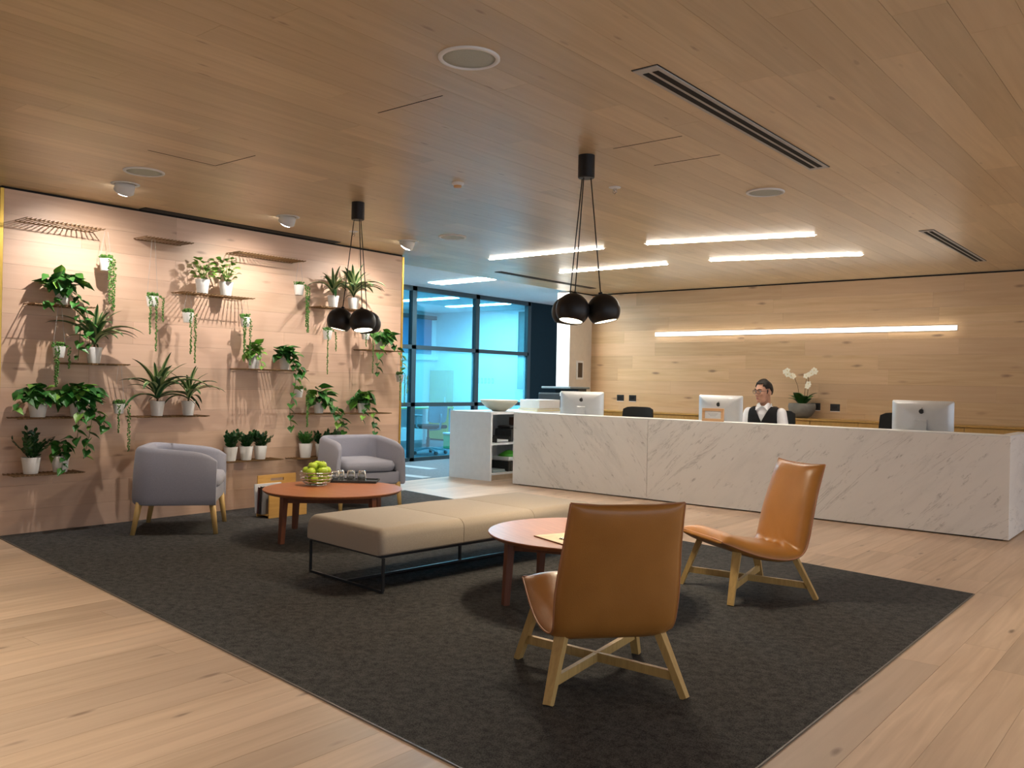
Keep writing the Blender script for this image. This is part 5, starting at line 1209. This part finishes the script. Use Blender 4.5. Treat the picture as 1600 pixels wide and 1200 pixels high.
for s in (-1, 1):
    sh, el, wr_ = Vector((s*0.175, 0.01, 0.945)), Vector((s*0.235, -0.05, 0.735)), Vector((s*0.13, -0.27, 0.722)); ARM[s] = (sh, el, wr_)
    capsule(bm, sh, el, 0.052, 0.040); capsule(bm, el, wr_, 0.040, 0.027)
    d = (wr_-el).normalized(); side = Vector((-d.y, d.x, 0)); hd = wr_ + d*0.05 + Vector((0, 0, -0.008))
    ellipsoid(bm, hd, (0.030, 0.046, 0.014), Matrix.Rotation(math.atan2(d.y, d.x)-PI/2, 3, 'Z'), 2)
    for f, (o_, ln) in enumerate(((-0.027, 0.062), (-0.009, 0.072), (0.009, 0.067), (0.026, 0.050))):
        b0 = hd + d*0.030 + side*o_*0.9; b1 = b0 + d*ln*0.55 + Vector((0, 0, 0.006)); b2 = b1 + d*ln*0.45 + Vector((0, 0, -0.014))
        capsule(bm, b0, b1, 0.0085, 0.0078, 8); capsule(bm, b1, b2, 0.0078, 0.0066, 8)
    th0 = hd - d*0.02 - side*s*-0.026; th1 = th0 + (d*0.6 + side*s*0.7).normalized()*0.045; capsule(bm, th0, th1, 0.010, 0.0085, 8)
    hip, kn, an = Vector((s*0.09, -0.01, 0.545)), Vector((s*0.13, -0.40, 0.54)), Vector((s*0.13, -0.36, 0.10))
    capsule(bm, hip, kn, 0.075, 0.055); capsule(bm, kn, an, 0.052, 0.036); capsule(bm, an+Vector((0, 0.02, -0.055)), an+Vector((0, -0.14, -0.062)), 0.042, 0.032)
body = obj('body', bm, M_SKIN, man); remesh(body, 0.0055, 5)
# shirt
bm = BM(); loft(bm, torso_rings(-0.002))
for s in (-1, 1):
    sh, el, wr_ = ARM[s]; capsule(bm, sh+Vector((0, 0, 0.0)), el, 0.060, 0.053); capsule(bm, el, wr_, 0.054, 0.038)
sh_ = obj('shirt', bm, M_SHIRT, man); remesh(sh_, 0.009, 3)
# collar flaps
for s in (-1, 1):
    bm = BM(); q = [(s*0.052, 0.0, 1.058), (s*0.066, -0.055, 1.035), (s*0.062, -0.125, 0.972), (s*0.010, -0.088, 1.012), (s*0.04, -0.055, 1.05)]
    a = [bm.verts.new(p) for p in q]; b = [bm.verts.new((p[0]+s*0.004, p[1]-0.006, p[2]+0.003)) for p in q]
    for k in range(5): bm.faces.new((a[k], a[(k+1) % 5], b[(k+1) % 5], b[k]))
    bm.faces.new(a); bm.faces.new(b[::-1]); obj('collar', bm, M_SHIRT, man)
bm = BM(); tube(bm, [(0.060*math.cos(a), 0.018+0.056*math.sin(a), 1.030+0.012*math.sin(a)) for a in [R(-60+300*k/20+0) for k in range(21)]], 0.014, 8); obj('collar_band', bm, M_SHIRT, man, True)
# vest with a V opening
bm = BM(); NT_, NZ = 72, 30; grid = []
zr = [0.50 + (1.005-0.50)*j/NZ for j in range(NZ+1)]
def tors(z):
    T = ((0.48, 0.165, 0.12), (0.56, 0.172, 0.125), (0.66, 0.160, 0.115), (0.76, 0.165, 0.115), (0.86, 0.182, 0.120), (0.93, 0.185, 0.112), (0.97, 0.160, 0.098), (1.0, 0.115, 0.078), (1.025, 0.07, 0.064))
    for (z0, a0, b0), (z1, a1, b1) in zip(T, T[1:]):
        if z0 <= z <= z1: u = (z-z0)/(z1-z0); return a0+(a1-a0)*u, b0+(b1-b0)*u
    return T[-1][1:]
for z in zr:
    a, b = tors(z); a += 0.014; b += 0.020
    grid.append([Vector((a*math.copysign(abs(math.cos(2*PI*k/NT_))**0.85, math.cos(2*PI*k/NT_)), 0.01+b*math.copysign(abs(math.sin(2*PI*k/NT_))**0.9, math.sin(2*PI*k/NT_)), z+0.006)) for k in range(NT_)])
vm = [[bm.verts.new(p) for p in r_] for r_ in grid]
for j in range(NZ):
    for k in range(NT_):
        bm.faces.new((vm[j][k], vm[j][(k+1) % NT_], vm[j+1][(k+1) % NT_], vm[j+1][k]))
# clean cuts: the V of the neck and the two armholes
for s_ in (-1, 1):
    bmesh.ops.bisect_plane(bm, geom=list(bm.verts)+list(bm.edges)+list(bm.faces), plane_co=(0, 0, 0.85), plane_no=(s_*0.15, 0, -0.078))
    bmesh.ops.bisect_plane(bm, geom=list(bm.verts)+list(bm.edges)+list(bm.faces), plane_co=(s_*0.152, 0, 0.95), plane_no=(1, 0, s_*0.05))
bmesh.ops.bisect_plane(bm, geom=list(bm.verts)+list(bm.edges)+list(bm.faces), plane_co=(0, 0, 0.80), plane_no=(0, 0, 1))
gone = []
for f in bm.faces:
    c = f.calc_center_median()
    if (c.y < 0 and c.z > 0.85 and abs(c.x) < 0.078*(c.z-0.85)/0.15) or (c.z > 0.80 and abs(c.x) > 0.152+0.05*(0.95-c.z)): gone.append(f)
bmesh.ops.delete(bm, geom=gone, context='FACES')
for v in [v for v in bm.verts if not v.link_faces]: bm.verts.remove(v)
vo = obj('vest', bm, M_VEST, man, True); sm = vo.modifiers.new('thick', 'SOLIDIFY'); sm.thickness = 0.006; sm.offset = 1
# trousers
bm = BM(); ellipsoid(bm, (0, 0.01, 0.53), (0.178, 0.135, 0.085), None, 3)
for s in (-1, 1):
    hip, kn, an = Vector((s*0.09, -0.01, 0.548)), Vector((s*0.13, -0.40, 0.545)), Vector((s*0.13, -0.36, 0.12)); capsule(bm, hip, kn, 0.086, 0.068); capsule(bm, kn, an, 0.066, 0.056)
tr_ = obj('trousers', bm, M_VEST, man); remesh(tr_, 0.010, 3)
for s in (-1, 1):
    bm = BM(); capsule(bm, (s*0.13, -0.33, 0.048), (s*0.13, -0.50, 0.042), 0.047, 0.04); obj('shoe', bm, M_PLASTIC, man, True)
# hair: cap over the skull, parted and combed back
bm = BM(); vs_ = ellipsoid(bm, (0, 0, 0), (1, 1, 1), None, 5)
kill = []
for v in bm.verts:
    p = v.co.copy(); n_ = noise.noise(Vector((p.x*9, p.y*2.5, p.z*9)))*0.02
    hl = 0.60 if p.y < -0.45 else (0.10 if p.y < 0.10 else -0.38 if p.y < 0.30 else -0.55)     # hairline
    if p.y < -0.45 and abs(p.x) > 0.62: hl = 0.35
    if p.z < hl: kill.append(v)
    v.co = Vector((p.x*(0.0795+n_*0.2), p.y*(0.101+n_*0.2), p.z*(0.103+n_*0.25) + (0.012 if p.y < 0.2 and p.z > 0.5 else 0)*min(1, p.z)))
bmesh.ops.delete(bm, geom=kill, context='VERTS')
bmesh.ops.transform(bm, matrix=HM @ Matrix.Translation((0, 0.002, 1.197)), verts=bm.verts)
h_ = obj('hair', bm, M_HAIR, man, True); sm = h_.modifiers.new('thick', 'SOLIDIFY'); sm.thickness = 0.009; sm.offset = 0.4
for s in (-1, 1):
    bm = BM(); tube(bm, [hx((s*0.0735, -0.018, 1.20)), hx((s*0.0735, -0.020, 1.175)), hx((s*0.070, -0.024, 1.155))], [0.006, 0.005, 0.0025], 8); obj('sideburn', bm, M_HAIR, man, True)
    bm = BM(); tube(bm, [hx((s*0.014, -0.1005, 1.208)), hx((s*0.034, -0.098, 1.214)), hx((s*0.056, -0.082, 1.208))], [0.004, 0.005, 0.003], 6); obj('eyebrow', bm, M_HAIR, man, True)
    bm = BM(); ellipsoid(bm, hx((s*0.031, -0.083, 1.188)), (0.0125, 0.0125, 0.0105), hr, 2); ey = obj('eye', bm, plain('eye_white', (0.7, 0.68, 0.66), 0.25), man, True)
    bm = BM(); ellipsoid(bm, hx((s*0.031-0.002, -0.0935, 1.187)), (0.0055, 0.0035, 0.0055), hr, 2); obj('iris', bm, plain('iris_brown', (0.03, 0.015, 0.008), 0.2), ey, True)
bm = BM(); ellipsoid(bm, hx((0, -0.1035, 1.116)), (0.022, 0.006, 0.0045), hr, 2); ellipsoid(bm, hx((0, -0.102, 1.107)), (0.019, 0.007, 0.005), hr, 2); obj('lips', bm, plain('lip', (0.36, 0.13, 0.10), 0.45), man, True)
gl_ = obj('glasses', tube(BM(), [hx((-0.008, -0.117, 1.186)), hx((0, -0.119, 1.189)), hx((0.008, -0.117, 1.186))], 0.0022, 6), M_PLASTIC, man, True)
for s in (-1, 1):
    pts = []
    for k in range(25):
        a = 2*PI*k/24; cx_ = math.copysign(abs(math.cos(a))**0.55, math.cos(a)); cz = math.copysign(abs(math.sin(a))**0.55, math.sin(a))
        pts.append(hx((s*0.033+0.025*cx_, -0.1155+0.006*(s*cx_+1)*0.9, 1.184+0.0185*cz)))
    obj('rim', tube(BM(), pts, 0.0024, 6, False), M_PLASTIC, gl_, True)
    obj('temple', tube(BM(), [hx((s*0.058, -0.104, 1.190)), hx((s*0.077, -0.04, 1.188)), hx((s*0.081, 0.012, 1.182))], 0.0022, 6), M_PLASTIC, gl_, True)
